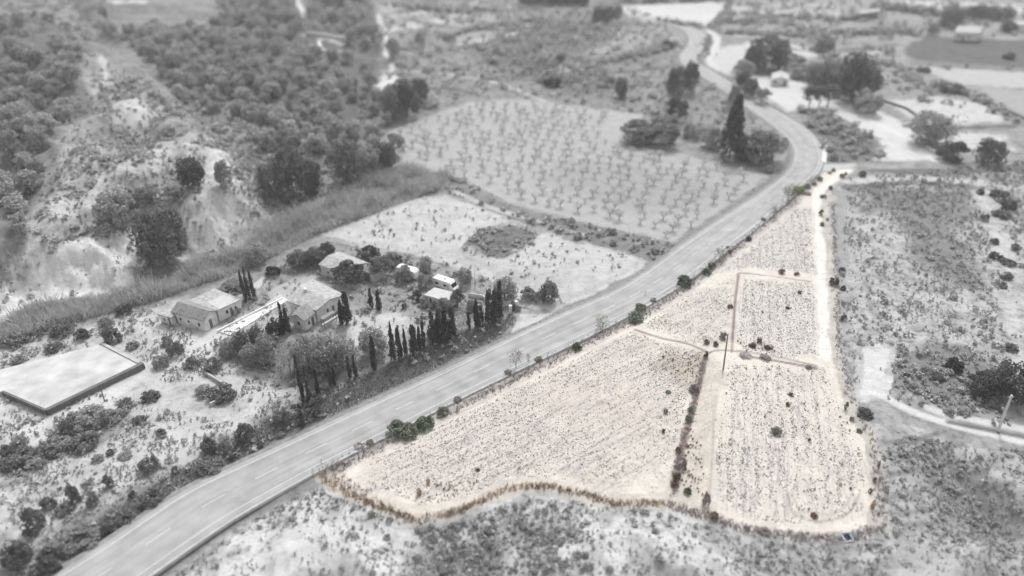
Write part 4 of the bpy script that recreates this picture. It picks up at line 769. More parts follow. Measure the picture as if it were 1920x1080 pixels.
scrub([(1960, 850), (1800, 835), (1700, 815), (1650, 850), (1655, 1005), (1600, 1025), (1400, 1008), (1250, 965), (1000, 930), (850, 980), (775, 992), (640, 935), (590, 915), (490, 965), (280, 1110), (200, 1500), (2300, 1500), (2300, 870)], 5200, .25, 1.1, 30)
scrub([(640, 935), (780, 990), (900, 980), (1010, 940), (1150, 965), (1250, 990), (1320, 1090), (900, 1200), (700, 1090)], 700, .3, 1.6, 31)
scrub([(842, 332), (868, 338), (950, 384), (1100, 422), (1262, 458), (1228, 488), (1100, 452), (1000, 424), (900, 384), (830, 358)], 150, .8, 3.0, 32)
scrub([(868, 466), (905, 430), (960, 418), (1010, 436), (1000, 456), (940, 482), (890, 476)], 110, .6, 2.0, 33)
scrub([(0, 690), (0, 1000), (300, 890), (560, 740), (470, 700), (420, 790), (240, 750)], 200, .4, 1.4, 34)
scrub(VILLA, 240, .6, 2.2, 40, [[(290, 575), (400, 540), (460, 560), (410, 630), (330, 610)], [(535, 560), (590, 515), (655, 550), (610, 615), (545, 610)], [(590, 500), (640, 465), (720, 495), (650, 520)], [(405, 625), (530, 550), (545, 562), (430, 640)], [(740, 490), (790, 500), (880, 545), (830, 570), (745, 525)]])
scrub([(0, 0), (200, 0), (190, 90), (120, 50), (0, 40)], 200, 2, 5, 35)
scrub([(160, 90), (330, 190), (520, 205), (740, 330), (520, 400), (430, 290), (330, 240), (200, 150)], 420, 1.2, 4, 36)
scrub([(1440, 330), (1395, 372), (1320, 425), (1262, 460), (1235, 485), (1300, 440), (1410, 372), (1480, 300), (1480, 280)], 70, .8, 2.4, 37)
scrub([(500, 780), (560, 745), (640, 722), (760, 670), (870, 622), (960, 588), (930, 638), (830, 690), (700, 750), (600, 795)], 110, .5, 1.6, 38)
scrub([(590, 440), (800, 372), (830, 365), (1000, 430), (1100, 460), (1220, 492), (1060, 588), (960, 560), (760, 478)], 130, .3, 1.5, 39)
for k, (pl, n, lo, hi) in enumerate([([(1365, 26), (1450, 32), (1560, 38), (1640, 32)], 90, 2, 6), ([(1350, 44), (1420, 42), (1480, 44)], 40, 3, 7), ([(1360, 62), (1450, 66), (1560, 72)], 60, 2, 5), ([(1160, 5), (1260, 4), (1370, 2)], 50, 3, 8), ([(1480, 130), (1560, 118), (1680, 122)], 50, 2, 5), ([(1500, 60), (1600, 66), (1720, 62)], 60, 3, 7),
    ([(835, 75), (870, 60), (960, 45), (1020, 36)], 80, 2, 5), ([(1130, 118), (1190, 105), (1268, 86)], 80, 2, 5), ([(0, 878), (80, 855), (160, 805), (240, 770)], 60, .8, 2.5), ([(1240, 40), (1290, 48), (1345, 56)], 26, 2, 5), ([(1640, 12), (1740, 28), (1860, 38)], 70, 4, 9), ([(1690, 140), (1760, 165), (1830, 182), (1920, 235)], 60, 1.5, 4.5), ([(720, 10), (820, 22), (930, 22)], 60, 2, 6), ([(1330, 110), (1316, 90), (1330, 70)], 30, 1, 3)]):
    q = along(pl, n, 2.2, 500 + k); SC.append(np.c_[q, RNG.uniform(lo, hi, len(q))])
SC = np.concatenate(SC); SC = SC[inview(SC) & (SC[:, 1] > 52)]; SC = SC[thin(SC)]
SC = SC[~((poly_sd(SC[:, 0], SC[:, 1], zone(PARCEL), 20) > -.5))]
rk = np.argsort(-SC[:, 2] / np.hypot(SC[:, 0], SC[:, 1])); z_ = Hf(SC[:, 0], SC[:, 1])
for i in rk[:260]:
    put('dome', (SC[i, 0], SC[i, 1], z_[i]), SC[i, 2], SC[i, 2] * .6, 'scrub', 'scrub_shrub', 'low grey scrub shrub among many alike on open ground', 'shrub', 'grey scrub shrubs of the open ground')
r2 = rk[260:]; merged('scrub', SC[r2, :2], SC[r2, 2], tmpl(34, .17, 'dome', 8, 7, .5), M['scrub'], 'grey low scrub dotted over the hillsides and fallow ground', 'scrub', heights=SC[r2, 2] * .65)
scrub_q = np.concatenate([sample(p_, n_, seed=300 + k_) for k_, (p_, n_) in enumerate([
    ([(1960, 850), (1800, 835), (1700, 815), (1650, 850), (1655, 1005), (1600, 1025), (1400, 1008), (1250, 965), (1000, 930), (850, 980), (775, 992), (640, 935), (590, 915), (490, 965), (280, 1110), (200, 1300), (2100, 1300), (2200, 870)], 15000),
    ([(1590, 336), (1960, 300), (1960, 790), (1740, 760), (1596, 750), (1566, 650)], 6000),
    ([(0, 690), (0, 1080), (100, 1070), (330, 915), (560, 760), (470, 700), (420, 790), (240, 750)], 5000),
    ([(-20, 690), (0, 600), (120, 610), (300, 565), (430, 560), (470, 700), (300, 720), (240, 650)], 2500), (VILLA, 2500),
    ([(100, 60), (330, 190), (520, 205), (740, 330), (500, 440), (330, 480), (60, 566), (0, 592), (0, 300)], 9000),
    (BARE, 500), ([(750, 0), (1160, 0), (1250, 45), (1280, 110), (1380, 170), (1470, 270), (1440, 325), (1205, 212), (1010, 186), (880, 188), (740, 232)], 5000)])])
scrub_q = scrub_q[np.random.RandomState(9).uniform(0, 1, len(scrub_q)) < .15 + sstep(.4, .62, fbm(scrub_q[:, 0], scrub_q[:, 1], 4, 333, 3))]
scrub_q = scrub_q[inview(scrub_q) & thin(scrub_q) & (poly_sd(scrub_q[:, 0], scrub_q[:, 1], zone(PARCEL), 20) < -.5)]
basz = plane([(-200, 735), (0, 693), (190, 645), (263, 683), (88, 768), (5, 733), (-60, 760)], 1.0); scrub_q = scrub_q[~inside(scrub_q[:, 0], scrub_q[:, 1], basz)]
for hq in ([(290, 575), (400, 540), (460, 560), (410, 630), (330, 610)], [(535, 560), (590, 515), (655, 550), (610, 615), (545, 610)], [(590, 500), (640, 465), (720, 495), (650, 520)]): scrub_q = scrub_q[~inside(scrub_q[:, 0], scrub_q[:, 1], zone(hq))]
merged('ground_tufts', scrub_q, (.2 + .5 * RNG.uniform(0, 1, len(scrub_q)) ** 2) * np.clip(np.hypot(scrub_q[:, 0], scrub_q[:, 1]) / 130, .9, 2.2), tmpl(9, .3, 'dome', 6, 5, .5), M['scrub'], 'fine grey tufts and herbs growing all over the open ground', 'tufts')
# cane band below the cliffs
def blades(name, q, h0, h1, wd_, m, label, cat, lean=.25, per=1, seed=1, hn=0):
    rg = np.random.RandomState(seed); q = np.repeat(q, per, 0) + rg.normal(0, .12 if per > 1 else 0, (len(q) * per, 2)); n = len(q); z = Hf(q[:, 0], q[:, 1]) - .03
    a = rg.uniform(0, 6.28, n); w_ = wd_ * rg.uniform(.6, 1.4, n); h = rg.uniform(h0, h1, n) * (1 - hn + 2 * hn * sstep(.3, .7, fbm(q[:, 0], q[:, 1], 7, 95))); l = rg.normal(0, lean, (n, 2)) * h[:, None]; dx = np.cos(a) * w_; dy = np.sin(a) * w_
    b0 = np.stack([q[:, 0] - dx, q[:, 1] - dy, z], 1); b1 = np.stack([q[:, 0] + dx, q[:, 1] + dy, z], 1)
    t1 = np.stack([q[:, 0] + dx * .35 + l[:, 0], q[:, 1] + dy * .35 + l[:, 1], z + h], 1); t0 = np.stack([q[:, 0] - dx * .35 + l[:, 0], q[:, 1] - dy * .35 + l[:, 1], z + h], 1)
    V = np.stack([b0, b1, t1, t0], 1).reshape(-1, 3); return tag(link(name, mesh_np(name, V, np.arange(4 * n).reshape(-1, 4)), None, m), label, cat, kind='stuff')
CANE = [(-40, 640), (0, 610), (60, 580), (300, 535), (380, 482), (450, 478), (500, 430), (600, 390), (700, 335), (750, 318), (842, 330), (820, 358), (600, 438), (480, 498), (300, 562), (120, 610), (0, 650)]
blades('cane_reeds', sample(CANE, 34000, seed=51), 1.0, 3.0, .10, M['reed'], 'dense pale cane reeds filling the gully below the cliffs', 'reeds', .4, 1, 1, .6)
blades('verge_grass', sample([(560, 745), (640, 722), (760, 670), (870, 622), (960, 588), (972, 600), (930, 638), (830, 690), (700, 750), (600, 792), (540, 790)], 5000, seed=52), .25, .7, .10, M['grass'], 'dark grass on the verge in front of the cypress row', 'grass')
blades('roadside_grass', np.concatenate([sample([(0, 1100), (200, 965), (400, 840), (560, 758), (600, 780), (470, 852), (330, 920), (100, 1076)], 5000, seed=53)]), .25, .7, .10, M['grass'], 'grey grass in the ditch between bank and road', 'grass')
SR = [(604, 892), (640, 918), (700, 946), (775, 976), (850, 962), (930, 928), (960, 914), (1000, 912), (1040, 914), (1100, 928), (1150, 946), (1250, 944)]
rimA = along(SR, 520, .38, 61); rimA = rimA[RNG.uniform(0, 1, len(rimA)) < .15 + .85 * (fbm(rimA[:, 0], rimA[:, 1], 3, 91) > .5)]; blades('dry_rim_grass', rimA, .3, .9, .04, M['browngrass'], 'brown dry grass tufts fringing the south rim of the left field', 'grass', .18, 7, 5)
rimB = along(SR, 380, .5, 62); blades('straw_rim_grass', rimB, .3, .9, .05, M['straw'], 'straw coloured grass mixed into the south rim fringe', 'grass', .18, 6, 6)
rimC = np.concatenate([along([(1250, 944), (1330, 972), (1400, 994), (1500, 1008), (1600, 1010), (1640, 990)], 420, .5, 63), along([(600, 890), (640, 868), (630, 900), (700, 935)], 120, .8, 64), along([(1562, 380), (1568, 520), (1572, 640), (1592, 740), (1632, 815), (1648, 900), (1646, 990)], 420, .5, 65),
    along([(1320, 672), (1300, 760), (1275, 850), (1262, 925)], 260, .4, 66)])
blades('mauve_dry_grass', rimC, .2, .7, .06, M['mauve'], 'greyish purple dry grass on the rims and the bank of the fields', 'grass', .35, 7, 7)
vq = np.concatenate([along([(1532, 330), (1500, 362), (1445, 410), (1345, 492), (1284, 540), (1205, 590), (1105, 640), (1005, 692), (905, 742), (785, 800), (620, 884)], 1500, .7, 67)])
blades('mauve_verge_weeds', vq, .12, .45, .07, M['mauve'], 'low purplish weeds between the asphalt and the fields', 'weeds', .4, 5, 8)
blades('pale_verge_weeds', vq[::3] + .3, .12, .4, .06, M['straw'], 'low straw coloured weeds on the field side of the road edge', 'weeds', .4, 4, 9)
# stones and weeds of the fields
def rockt(seed):
    rg = np.random.RandomState(seed); V = np.array([(-.5, -.4, 0), (.5, -.45, 0), (.45, .5, 0), (-.5, .45, 0), (-.3, -.25, .5), (.3, -.3, .6), (.25, .3, .45), (-.3, .25, .55)]) + rg.uniform(-.12, .12, (8, 3))
    return V, np.array([(4, 5, 6, 7), (0, 1, 5, 4), (1, 2, 6, 5), (2, 3, 7, 6), (3, 0, 4, 7)])
RT = [rockt(s) for s in range(6)]
def rows(q, ang, sp, keep, seed):
    a = R(ang); t = -q[:, 0] * math.sin(a) + q[:, 1] * math.cos(a); ph = np.abs(((t / sp) % 1) - .5) * 2
    return q[np.random.RandomState(seed).uniform(0, 1, len(q)) < keep + (1 - keep) * sstep(.35, .9, ph)]
def patchy(q, sc, seed, lo=.35, hi=.62):
    f = fbm(q[:, 0], q[:, 1], sc, seed); return q[np.random.RandomState(seed).uniform(0, 1, len(q)) < sstep(lo, hi, f)]
sq = np.concatenate([patchy(rows(sample(F1, 15000, seed=71), 34, 1.5, .35, 1), 12, 5), patchy(rows(sample(F2, 2600, seed=72), 50, 1.5, .5, 2), 8, 6), rows(sample(F3, 3200, seed=73), 74, 2.0, .4, 3), rows(sample(F4, 2600, seed=74), 74, 2.0, .5, 4), patchy(rows(sample(F5, 9500, seed=75), 74, 2.3, .25, 5), 9, 7, .25, .6)])
merged('field_stones', sq, .10 + .17 * RNG.uniform(0, 1, len(sq)) ** 2.2, RT, M['stone'], 'purplish grey stones and clods strewn in rows over the coloured fields', 'stones')
sq2 = np.concatenate([sample(PARCEL, 1500, seed=76), sample(F1, 1200, seed=78)]); merged('pale_stones', sq2, RNG.uniform(.1, .25, len(sq2)), RT, M['stone_pale'], 'pale pebbles scattered over the coloured fields', 'stones')
wq = np.concatenate([patchy(rows(sample(F1, 3600, seed=81), 34, 1.5, .3, 11), 10, 15), sample(F2, 500, seed=82), rows(sample(F3, 900, seed=83), 74, 2, .4, 13), rows(sample(F4, 700, seed=84), 74, 2, .4, 14), rows(sample(F5, 1700, seed=85), 74, 2.3, .3, 15)])
blades('field_weeds', wq, .08, .3, .07, M['weed'], 'sparse grey green weeds growing in the field rows', 'weeds', .8, 3, 10)
dq = np.concatenate([sample([(1240, 655), (1318, 664), (1300, 720), (1235, 690)], 60, seed=86), sample([(1290, 800), (1320, 800), (1320, 930), (1275, 920)], 80, seed=87), sample(F5, 90, seed=88), sample(F3, 40, seed=89), sample([(1380, 640), (1460, 648), (1455, 662), (1400, 660)], 30, seed=90), sample([(1490, 420), (1525, 420), (1526, 500), (1500, 500)], 26, seed=92), sample([(780, 910), (900, 900), (860, 930), (790, 940)], 40, seed=91)])
merged('dead_thistles', dq, RNG.uniform(.15, .42, len(dq)), tmpl(26, .22, 'dome', 6, 6, .5), M['rust'], 'small dark brown dead thistles dotted over the fields', 'thistles')
# almond orchard
op = zone([(715, 268), (770, 240), (880, 196), (960, 192), (1010, 198), (1140, 212), (1120, 240), (1150, 280), (1280, 300), (1420, 332), (1385, 368), (1310, 420), (1258, 448), (1200, 432), (1100, 412), (950, 372), (868, 330), (745, 290)])
c0 = op.mean(0); ang = R(62); ux, uy = np.array([math.cos(ang), math.sin(ang)]), np.array([-math.sin(ang), math.cos(ang)]); oq = []
for i in range(-30, 31):
    for j in range(-30, 31):
        p = c0 + ux * i * 6.0 + uy * j * 5.0 + RNG.normal(0, .8, 2); oq.append(p)
oq = np.array(oq); oq = oq[inside(oq[:, 0], oq[:, 1], op)]; keep = RNG.uniform(0, 1, len(oq)) < .93; oq = oq[keep]
def almond(v):
    rg = np.random.RandomState(900 + v); m = MB(); m.tube([(0, 0, -.2), (0, 0, 1.0)], [.17, .14], 6)
    for k in range(4):
        a = k * 1.57 + rg.uniform(-.5, .5); L = rg.uniform(1.3, 1.9); e1 = (math.cos(a) * L * .5, math.sin(a) * L * .5, 1.0 + L * .55); e2 = (math.cos(a) * L * .8, math.sin(a) * L * .8, 1 + L * 1.1)
        m.tube([(0, 0, .9), e1, e2], [.09, .06, .02], 5)
        for b in (-.7, .7): m.tube([e1, (e1[0] + math.cos(a + b) * .7, e1[1] + math.sin(a + b) * .7, e1[2] + .8)], [.05, .02], 4)
    p = crown_pts(330, rg, 22, .42, 'round') * np.array([1.8, 1.8, 2.4]) + np.array([0, 0, 1.2]); V, F = cards(p, .12, rg); c = mesh_np('almond_crown', V, F); c.materials.append(M['blossom']); t = m.mesh('almond_trunk'); t.materials.append(M['bark']); return t, c
AL = [almond(v) for v in range(6)]; od = np.argsort(np.hypot(oq[:, 0], oq[:, 1])); oz = Hf(oq[:, 0], oq[:, 1])
for i in od[:300]:
    t, c = AL[random.randrange(6)]; e = empty('almond_tree', (oq[i, 0], oq[i, 1], oz[i]), random.uniform(0, 6.28)); s = random.uniform(.55, 1.0); e.scale = (s, s, s)
    tag(e, 'small pale almond tree with a dark forked trunk in the orchard rows', 'almond tree', 'almond trees of the orchard'); link('trunk', t, e); link('crown', c, e)
if len(od) > 300:
    tp = []
    for t, c in AL:
        V = np.array([v.co[:] for v in c.vertices]); F = np.arange(len(V)).reshape(-1, 4); tp.append((V / 3.6, F))
    merged('far_almond_trees', oq[od[300:]], np.full(len(od) - 300, 3.4), tp, M['blossom'], 'furthest almond trees of the orchard merging together', 'trees')
# ------------------------------------------------------------------ buildings
def W2(p, z=0.0): return Vector(tuple(plane([p], z)[0]))
def panel(mb, P, Q, f0, f1, z0, z1, out, d=.04):      # box set into/proud of wall P->Q, outward normal out
    a = P.lerp(Q, f0); b = P.lerp(Q, f1); o1 = out * d; o0 = out * -.05
    pts = [a + o0, b + o0, b + o1, a + o1]; return mb.prism([(p.x, p.y) for p in pts], z0, z1)
def outn(P, Q, c):
    d = (Q - P).normalized(); n = Vector((d.y, -d.x)); return n if n.dot((P + Q) / 2 - c) > 0 else -n
def house(name, label, cat, corners, ze, zr, roofm, wallm, wins=(), doors=(), ov=.45, ridge_edge=0, chim=None, flat=False, zb=0.0, rt=.22):
    C4 = [W2(c, ze) for c in corners]; cen = sum(C4, Vector((0, 0))) / 4; e = empty(name, (cen.x, cen.y, zb)); tag(e, label, cat)
    L = [c - cen for c in C4]; ins = [l * (1 - ov / l.length) for l in L]; o = Vector((0, 0))
    if ridge_edge: L = L[1:] + L[:1]; ins2 = ins[1:] + ins[:1]
    else: ins2 = ins
    ze_, zr_ = ze - zb, zr - zb; wm = MB()
    if flat: wm.prism([tuple(p) for p in ins], -.4, ze_ + .02)
    else:
        a, b, c, d = ins2; r0 = (a + d) / 2; r1 = (b + c) / 2; zz = zr_ - .1
        wm.add([(a.x, a.y, -.4), (b.x, b.y, -.4), (c.x, c.y, -.4), (d.x, d.y, -.4), (a.x, a.y, ze_), (b.x, b.y, ze_), (c.x, c.y, ze_), (d.x, d.y, ze_), (r0.x, r0.y, zz), (r1.x, r1.y, zz)],
               [(0, 1, 5, 4), (2, 3, 7, 6), (1, 2, 6, 9, 5), (3, 0, 4, 8, 7)])
    wm.build('wall', wallm, e); rm = MB(); a, b, c, d = L
    if flat: rm.prism([tuple(p) for p in L], ze_ + .02, ze_ + .02 + rt)
    else:
        r0 = (a + d) / 2; r1 = (b + c) / 2
        v = [(a.x, a.y, ze_), (b.x, b.y, ze_), (c.x, c.y, ze_), (d.x, d.y, ze_), (r0.x, r0.y, zr_), (r1.x, r1.y, zr_)]; v += [(x, y, z + rt) for x, y, z in v]
        rm.add(v, [(6, 7, 11, 10), (10, 11, 8, 9), (0, 4, 5, 1), (4, 3, 2, 5), (0, 1, 7, 6), (2, 3, 9, 8), (1, 5, 11, 7), (5, 2, 8, 11), (3, 4, 10, 9), (4, 0, 6, 10)])
    ro = rm.build('roof', roofm, e)
    if chim:
        p = W2(chim[0], chim[1]) - cen; MB().box(p.x - .4, p.x + .4, p.y - .4, p.y + .4, ze_ - .3, chim[1] - zb + .3).build('chimney', M['plaster'], ro)
    for w_, f0, f1, z0, z1 in wins:
        P, Q = ins[w_], ins[(w_ + 1) % 4]; n = outn(P, Q, o); fr = panel(MB(), P, Q, f0, f1, z0, z1, n, .05).build('window', M['white'], e); m_ = (f1 - f0) * .12
        panel(MB(), P, Q, f0 + m_, f1 - m_, z0 + .12, z1 - .12, n, .07).build('pane', M['glass'], fr)
    for w_, f0, f1, z1 in doors:
        P, Q = ins[w_], ins[(w_ + 1) % 4]; n = outn(P, Q, o); panel(MB(), P, Q, f0, f1, -.1, z1, n, .06).build('door', M['bark_grey'], e)
    return e, cen
# long house: dark front roof slope, lighter mass behind
house('long_house', 'long white house with a grey tiled roof at the left end of the estate', 'house', [(320, 586), (383, 604), (408, 584), (352, 566)], 3.0, 4.4, M['roof_dark'], M['plaster'],
      [(0, .18, .26, 1.2, 2.2), (0, .45, .52, 1.2, 2.1), (0, .78, .86, 1.0, 2.2)], [(0, .02, .08, 2.2), (1, .35, .55, 2.3)])
e2, c2 = house('house_wing', 'flat roofed rear wing of the long house with a pale roof panel', 'house', [(353, 566), (408, 584), (453, 562), (402, 542)], 3.1, 3.1, M['roof_mid'], M['plaster'], [(1, .3, .42, 1, 2.2), (1, .7, .8, 1, 2.2)], [(1, .5, .6, 2.2)], flat=True)
pp = [W2(p, 3.36) - c2 for p in ((389, 568), (419, 553), (449, 563), (412, 580))]; MB().prism([tuple(p) for p in pp], 3.34, 3.42).build('roof_panel', M['roof_light'], e2)
house('white_annex', 'small white annex with a low roof at the left tip of the long house', 'annex', [(294, 590), (321, 597), (340, 582), (314, 577)], 2.5, 2.5, M['roof_mid'], M['plaster'], [(0, .3, .45, .9, 1.9)], [(0, .7, .85, 2.1)], flat=True)
house('villa', 'largest house of the estate, broad low grey gabled roof above white walls', 'house', [(538, 566), (593, 584), (647, 554), (586, 524)], 3.4, 4.4, M['roof_mid'], M['plaster'], [(1, .34, .42, 1.2, 2.4), (1, .74, .82, 1.2, 2.4), (0, .2, .3, 1.2, 2.4)], [(1, .54, .62, 2.3)], ridge_edge=0, chim=((573, 543), 4.9))
pe, pc = house('porch_house', 'small dark roofed gabled porch building in front of the villa', 'porch', [(545, 594), (571, 604), (594, 586), (562, 572)], 2.9, 4.1, M['roof_dark'], M['plaster'], [(0, .3, .6, .9, 2.1), (1, .25, .45, 1, 2.2)], [(1, .6, .8, 2.3)], ridge_edge=1)
ae = [W2(p, 2.5) for p in ((600, 596), (606, 600), (630, 586), (624, 582))]; ac = sum(ae, Vector((0, 0))) / 4; ao = empty('awning', (ac.x, ac.y, 0)); tag(ao, 'dark lean-to awning on posts along the right wall of the villa', 'awning')
MB().prism([tuple(p - ac) for p in ae], 2.5, 2.62).build('canopy', M['roof_dark'], ao)
for p in ae: q = p - ac; q = q * .93; MB().tube([(q.x, q.y, -.2), (q.x, q.y, 2.5)], .08, 6).build('post', M['bark_grey'], ao)
house('barn', 'pale roofed barn at the back of the estate beside the dark hedge', 'barn', [(597, 497), (640, 512), (692, 494), (636, 473)], 3.0, 3.9, M['roof_mid'], M['plaster_grey'], [(0, .3, .4, 1, 2)], [(0, .6, .75, 2.4)])
house('garage', 'grey roofed garage right of the barn, half hidden by the umbrella pine', 'garage', [(670, 506), (702, 516), (722, 504), (690, 494)], 2.6, 3.1, M['roof_dark'], M['plaster_grey'], (), [(0, .3, .7, 2.2)])
house('garden_shed', 'pale flat roofed shed behind the clipped bushes near the motorhome', 'shed', [(794, 554), (838, 566), (862, 552), (815, 540)], 2.6, 2.6, M['roof_light'], M['plaster'], [(0, .6, .75, 1, 2)], [(0, .2, .3, 2.1)], flat=True)
house('white_hut', 'small white gabled hut at the head of the gravel yard', 'hut', [(1446, 150), (1480, 151), (1478, 139), (1447, 138)], 2.6, 4.0, M['roof_light'], M['plaster'], [(0, .15, .3, 1, 2.4)], [(0, .72, .86, 2.4)], ridge_edge=1)
MB_y = [plane([p], 0)[0] for p in ((1483, 160), (1524, 166))]
house('farmhouse', 'distant white farmhouse with a pale hipped roof in the top right corner', 'house', [(1790, 61), (1838, 63), (1842, 54), (1796, 51)], 4.2, 6.5, M['roof_light'], M['plaster'], [(0, .15, .25, 1.2, 3), (0, .55, .65, 1.2, 3)], [(0, .35, .43, 2.6)])
house('long_shed', 'distant long dark fronted shed on the terraces near the top edge', 'shed', [(1612, 26), (1650, 21), (1648, 17), (1612, 22)], 4.0, 4.0, M['roof_light'], M['concrete_dark'], (), [(0, .05, .4, 3.2)], flat=True)
house('far_hut', 'tiny distant hut at the right end of the far treeline', 'hut', [(1900, 46), (1925, 47), (1926, 42), (1902, 41)], 4, 4, M['roof_light'], M['plaster'], [(0, .3, .4, 1.5, 3)], (), flat=True)
gpz = plane([(412, 622), (529, 556), (541, 562), (433, 628)], .3); MB().prism([tuple(p) for p in gpz], -.3, .3).build('garden_path', M['concrete_pale'])['kind'] = 'structure'
# walls
def wall(label, pts, h, t, m, name='low_wall', z=0.0):
    l = line(pts); cen = l.mean(0); e = MB(); hz = Hf(l[:, 0], l[:, 1]); zb = float(hz.mean())
    d = np.gradient(l, axis=0); d /= np.linalg.norm(d, axis=1)[:, None] + 1e-9; n = np.stack([-d[:, 1], d[:, 0]], 1) * t / 2; A_ = l + n - cen; B_ = l - n - cen; k = len(l)
    V = [(*A_[i], hz[i] - zb - .6) for i in range(k)] + [(*A_[i], hz[i] - zb + h) for i in range(k)] + [(*B_[i], hz[i] - zb + h) for i in range(k)] + [(*B_[i], hz[i] - zb - .6) for i in range(k)]
    F = []
    for i in range(k - 1):
        for a in range(4): b = (a + 1) % 4; F.append((a * k + i, a * k + i + 1, b * k + i + 1, b * k + i))
    F += [(0, k, 2 * k, 3 * k), (k - 1, 4 * k - 1, 3 * k - 1, 2 * k - 1)]
    o = e.add(V, F).build(name, m); o.location = (cen[0], cen[1], zb); tag(o, label, 'wall'); bv = o.modifiers.new('bevel', 'BEVEL'); bv.width = .03; return o
# raised pale basin at the far left
bas = [tuple(p) for p in plane([(-120, 735), (0, 693), (190, 645), (263, 683), (88, 768), (5, 733), (-60, 760)], 1.0)]
b_ = MB().prism(bas, -.5, 1.0).build('yard_slab', mat('basin_floor', g(214), .2, .3, detail=8)); tag(b_, kind='structure')
def wall_at(label, pts, z, h, t, m): # straight wall from picture points at height z
    w_ = [plane([p], z)[0] for p in pts]; cen = np.mean(w_, 0); mb = MB()
    for a, b in zip(w_[:-1], w_[1:]):
        d = (b - a) / np.linalg.norm(b - a); n = np.array([-d[1], d[0]]) * t / 2; q = [a + n - d * t / 2, b + n, b - n, a - n - d * t / 2]; mb.prism([tuple(p - cen) for p in q], -1.0, h)
    o = mb.build('retaining_wall', m); o.location = (cen[0], cen[1], z); return tag(o, label, 'wall')
wall_at('thick dark wall along the right side of the pale basin', [(265, 684), (88, 770)], 1.0, .35, .9, M['concrete_dark'])
wall_at('thin dark wall along the lower left side of the pale basin', [(86, 770), (5, 735)], 1.0, .25, .45, M['concrete_dark'])
wall_at('grey wall along the upper right side of the pale basin', [(190, 644), (262, 681)], 1.0, .25, .7, M['concrete'])
wall('low pale stone wall running beside the gravel yard down to the dark shrub', [(1718, 262), (1745, 282), (1768, 297)], .9, .8, M['concrete_pale'])
wall('dark stone wall behind the bright yard strip at the right', [(1650, 188), (1700, 205), (1730, 226)], .8, 1.0, M['concrete_dark'])
wall('long dark terrace wall between the pale terraces and the fields at the right', [(1826, 178), (1870, 200), (1925, 226)], .8, 1.0, M['concrete_dark'])
wall('white garden wall beside the long path of the estate', [(408, 624), (470, 592), (530, 562)], .7, .35, M['white'])
wall('concrete wall around the ruined pool, front side', [(385, 702), (444, 738), (395, 762)], .9, .4, M['concrete'])
wall('white wall left of the estate gate', [(925, 578), (945, 574), (958, 572)], 1.3, .35, M['plaster'])
wall('pale garden wall behind the rear hedge', [(880, 556), (905, 560), (925, 575)], 1.1, .3, M['plaster'])
MBw = wall('pale wall of the drive in front of the villa porch', [(604, 612), (634, 594)], .5, .5, M['plaster'])
wall('white terrace wall of the ruined yard in the hillside wood, upper one', [(575, 67), (610, 70), (652, 78)], 2.2, 1.6, M['plaster_grey'])
wall('white bent wall of the ruined yard in the hillside wood, lower one', [(598, 82), (602, 97), (615, 101), (650, 100)], 1.6, 1.0, M['plaster'])
# gate
gp = proj([(957, 588), (968, 580)]); gcx = (gp[0] + gp[1]) / 2; ge = empty('gate', tuple(gcx)); tag(ge, 'dark metal gate half open between two white pillars at the estate entrance', 'gate')
for p in gp:
    q = p - gcx; MB().box(q[0] - .35, q[0] + .35, q[1] - .35, q[1] + .35, -.3, 2.4).build('pillar', M['plaster'], ge)
q0, q1 = gp[0] - gcx, gp[1] - gcx; mb = MB()
for k in range(9): t = .1 + .8 * k / 8; p = q0 * (1 - t) + q1 * t; mb.tube([(p[0], p[1], .1), (p[0], p[1], 1.9)], .06, 5)
for z0 in (.2, 1.0, 1.8): mb.tube([tuple(q0 + [0, 0, z0]), tuple(q1 + [0, 0, z0])], .06, 5)
mb.build('gate_leaf', M['dark'], ge)
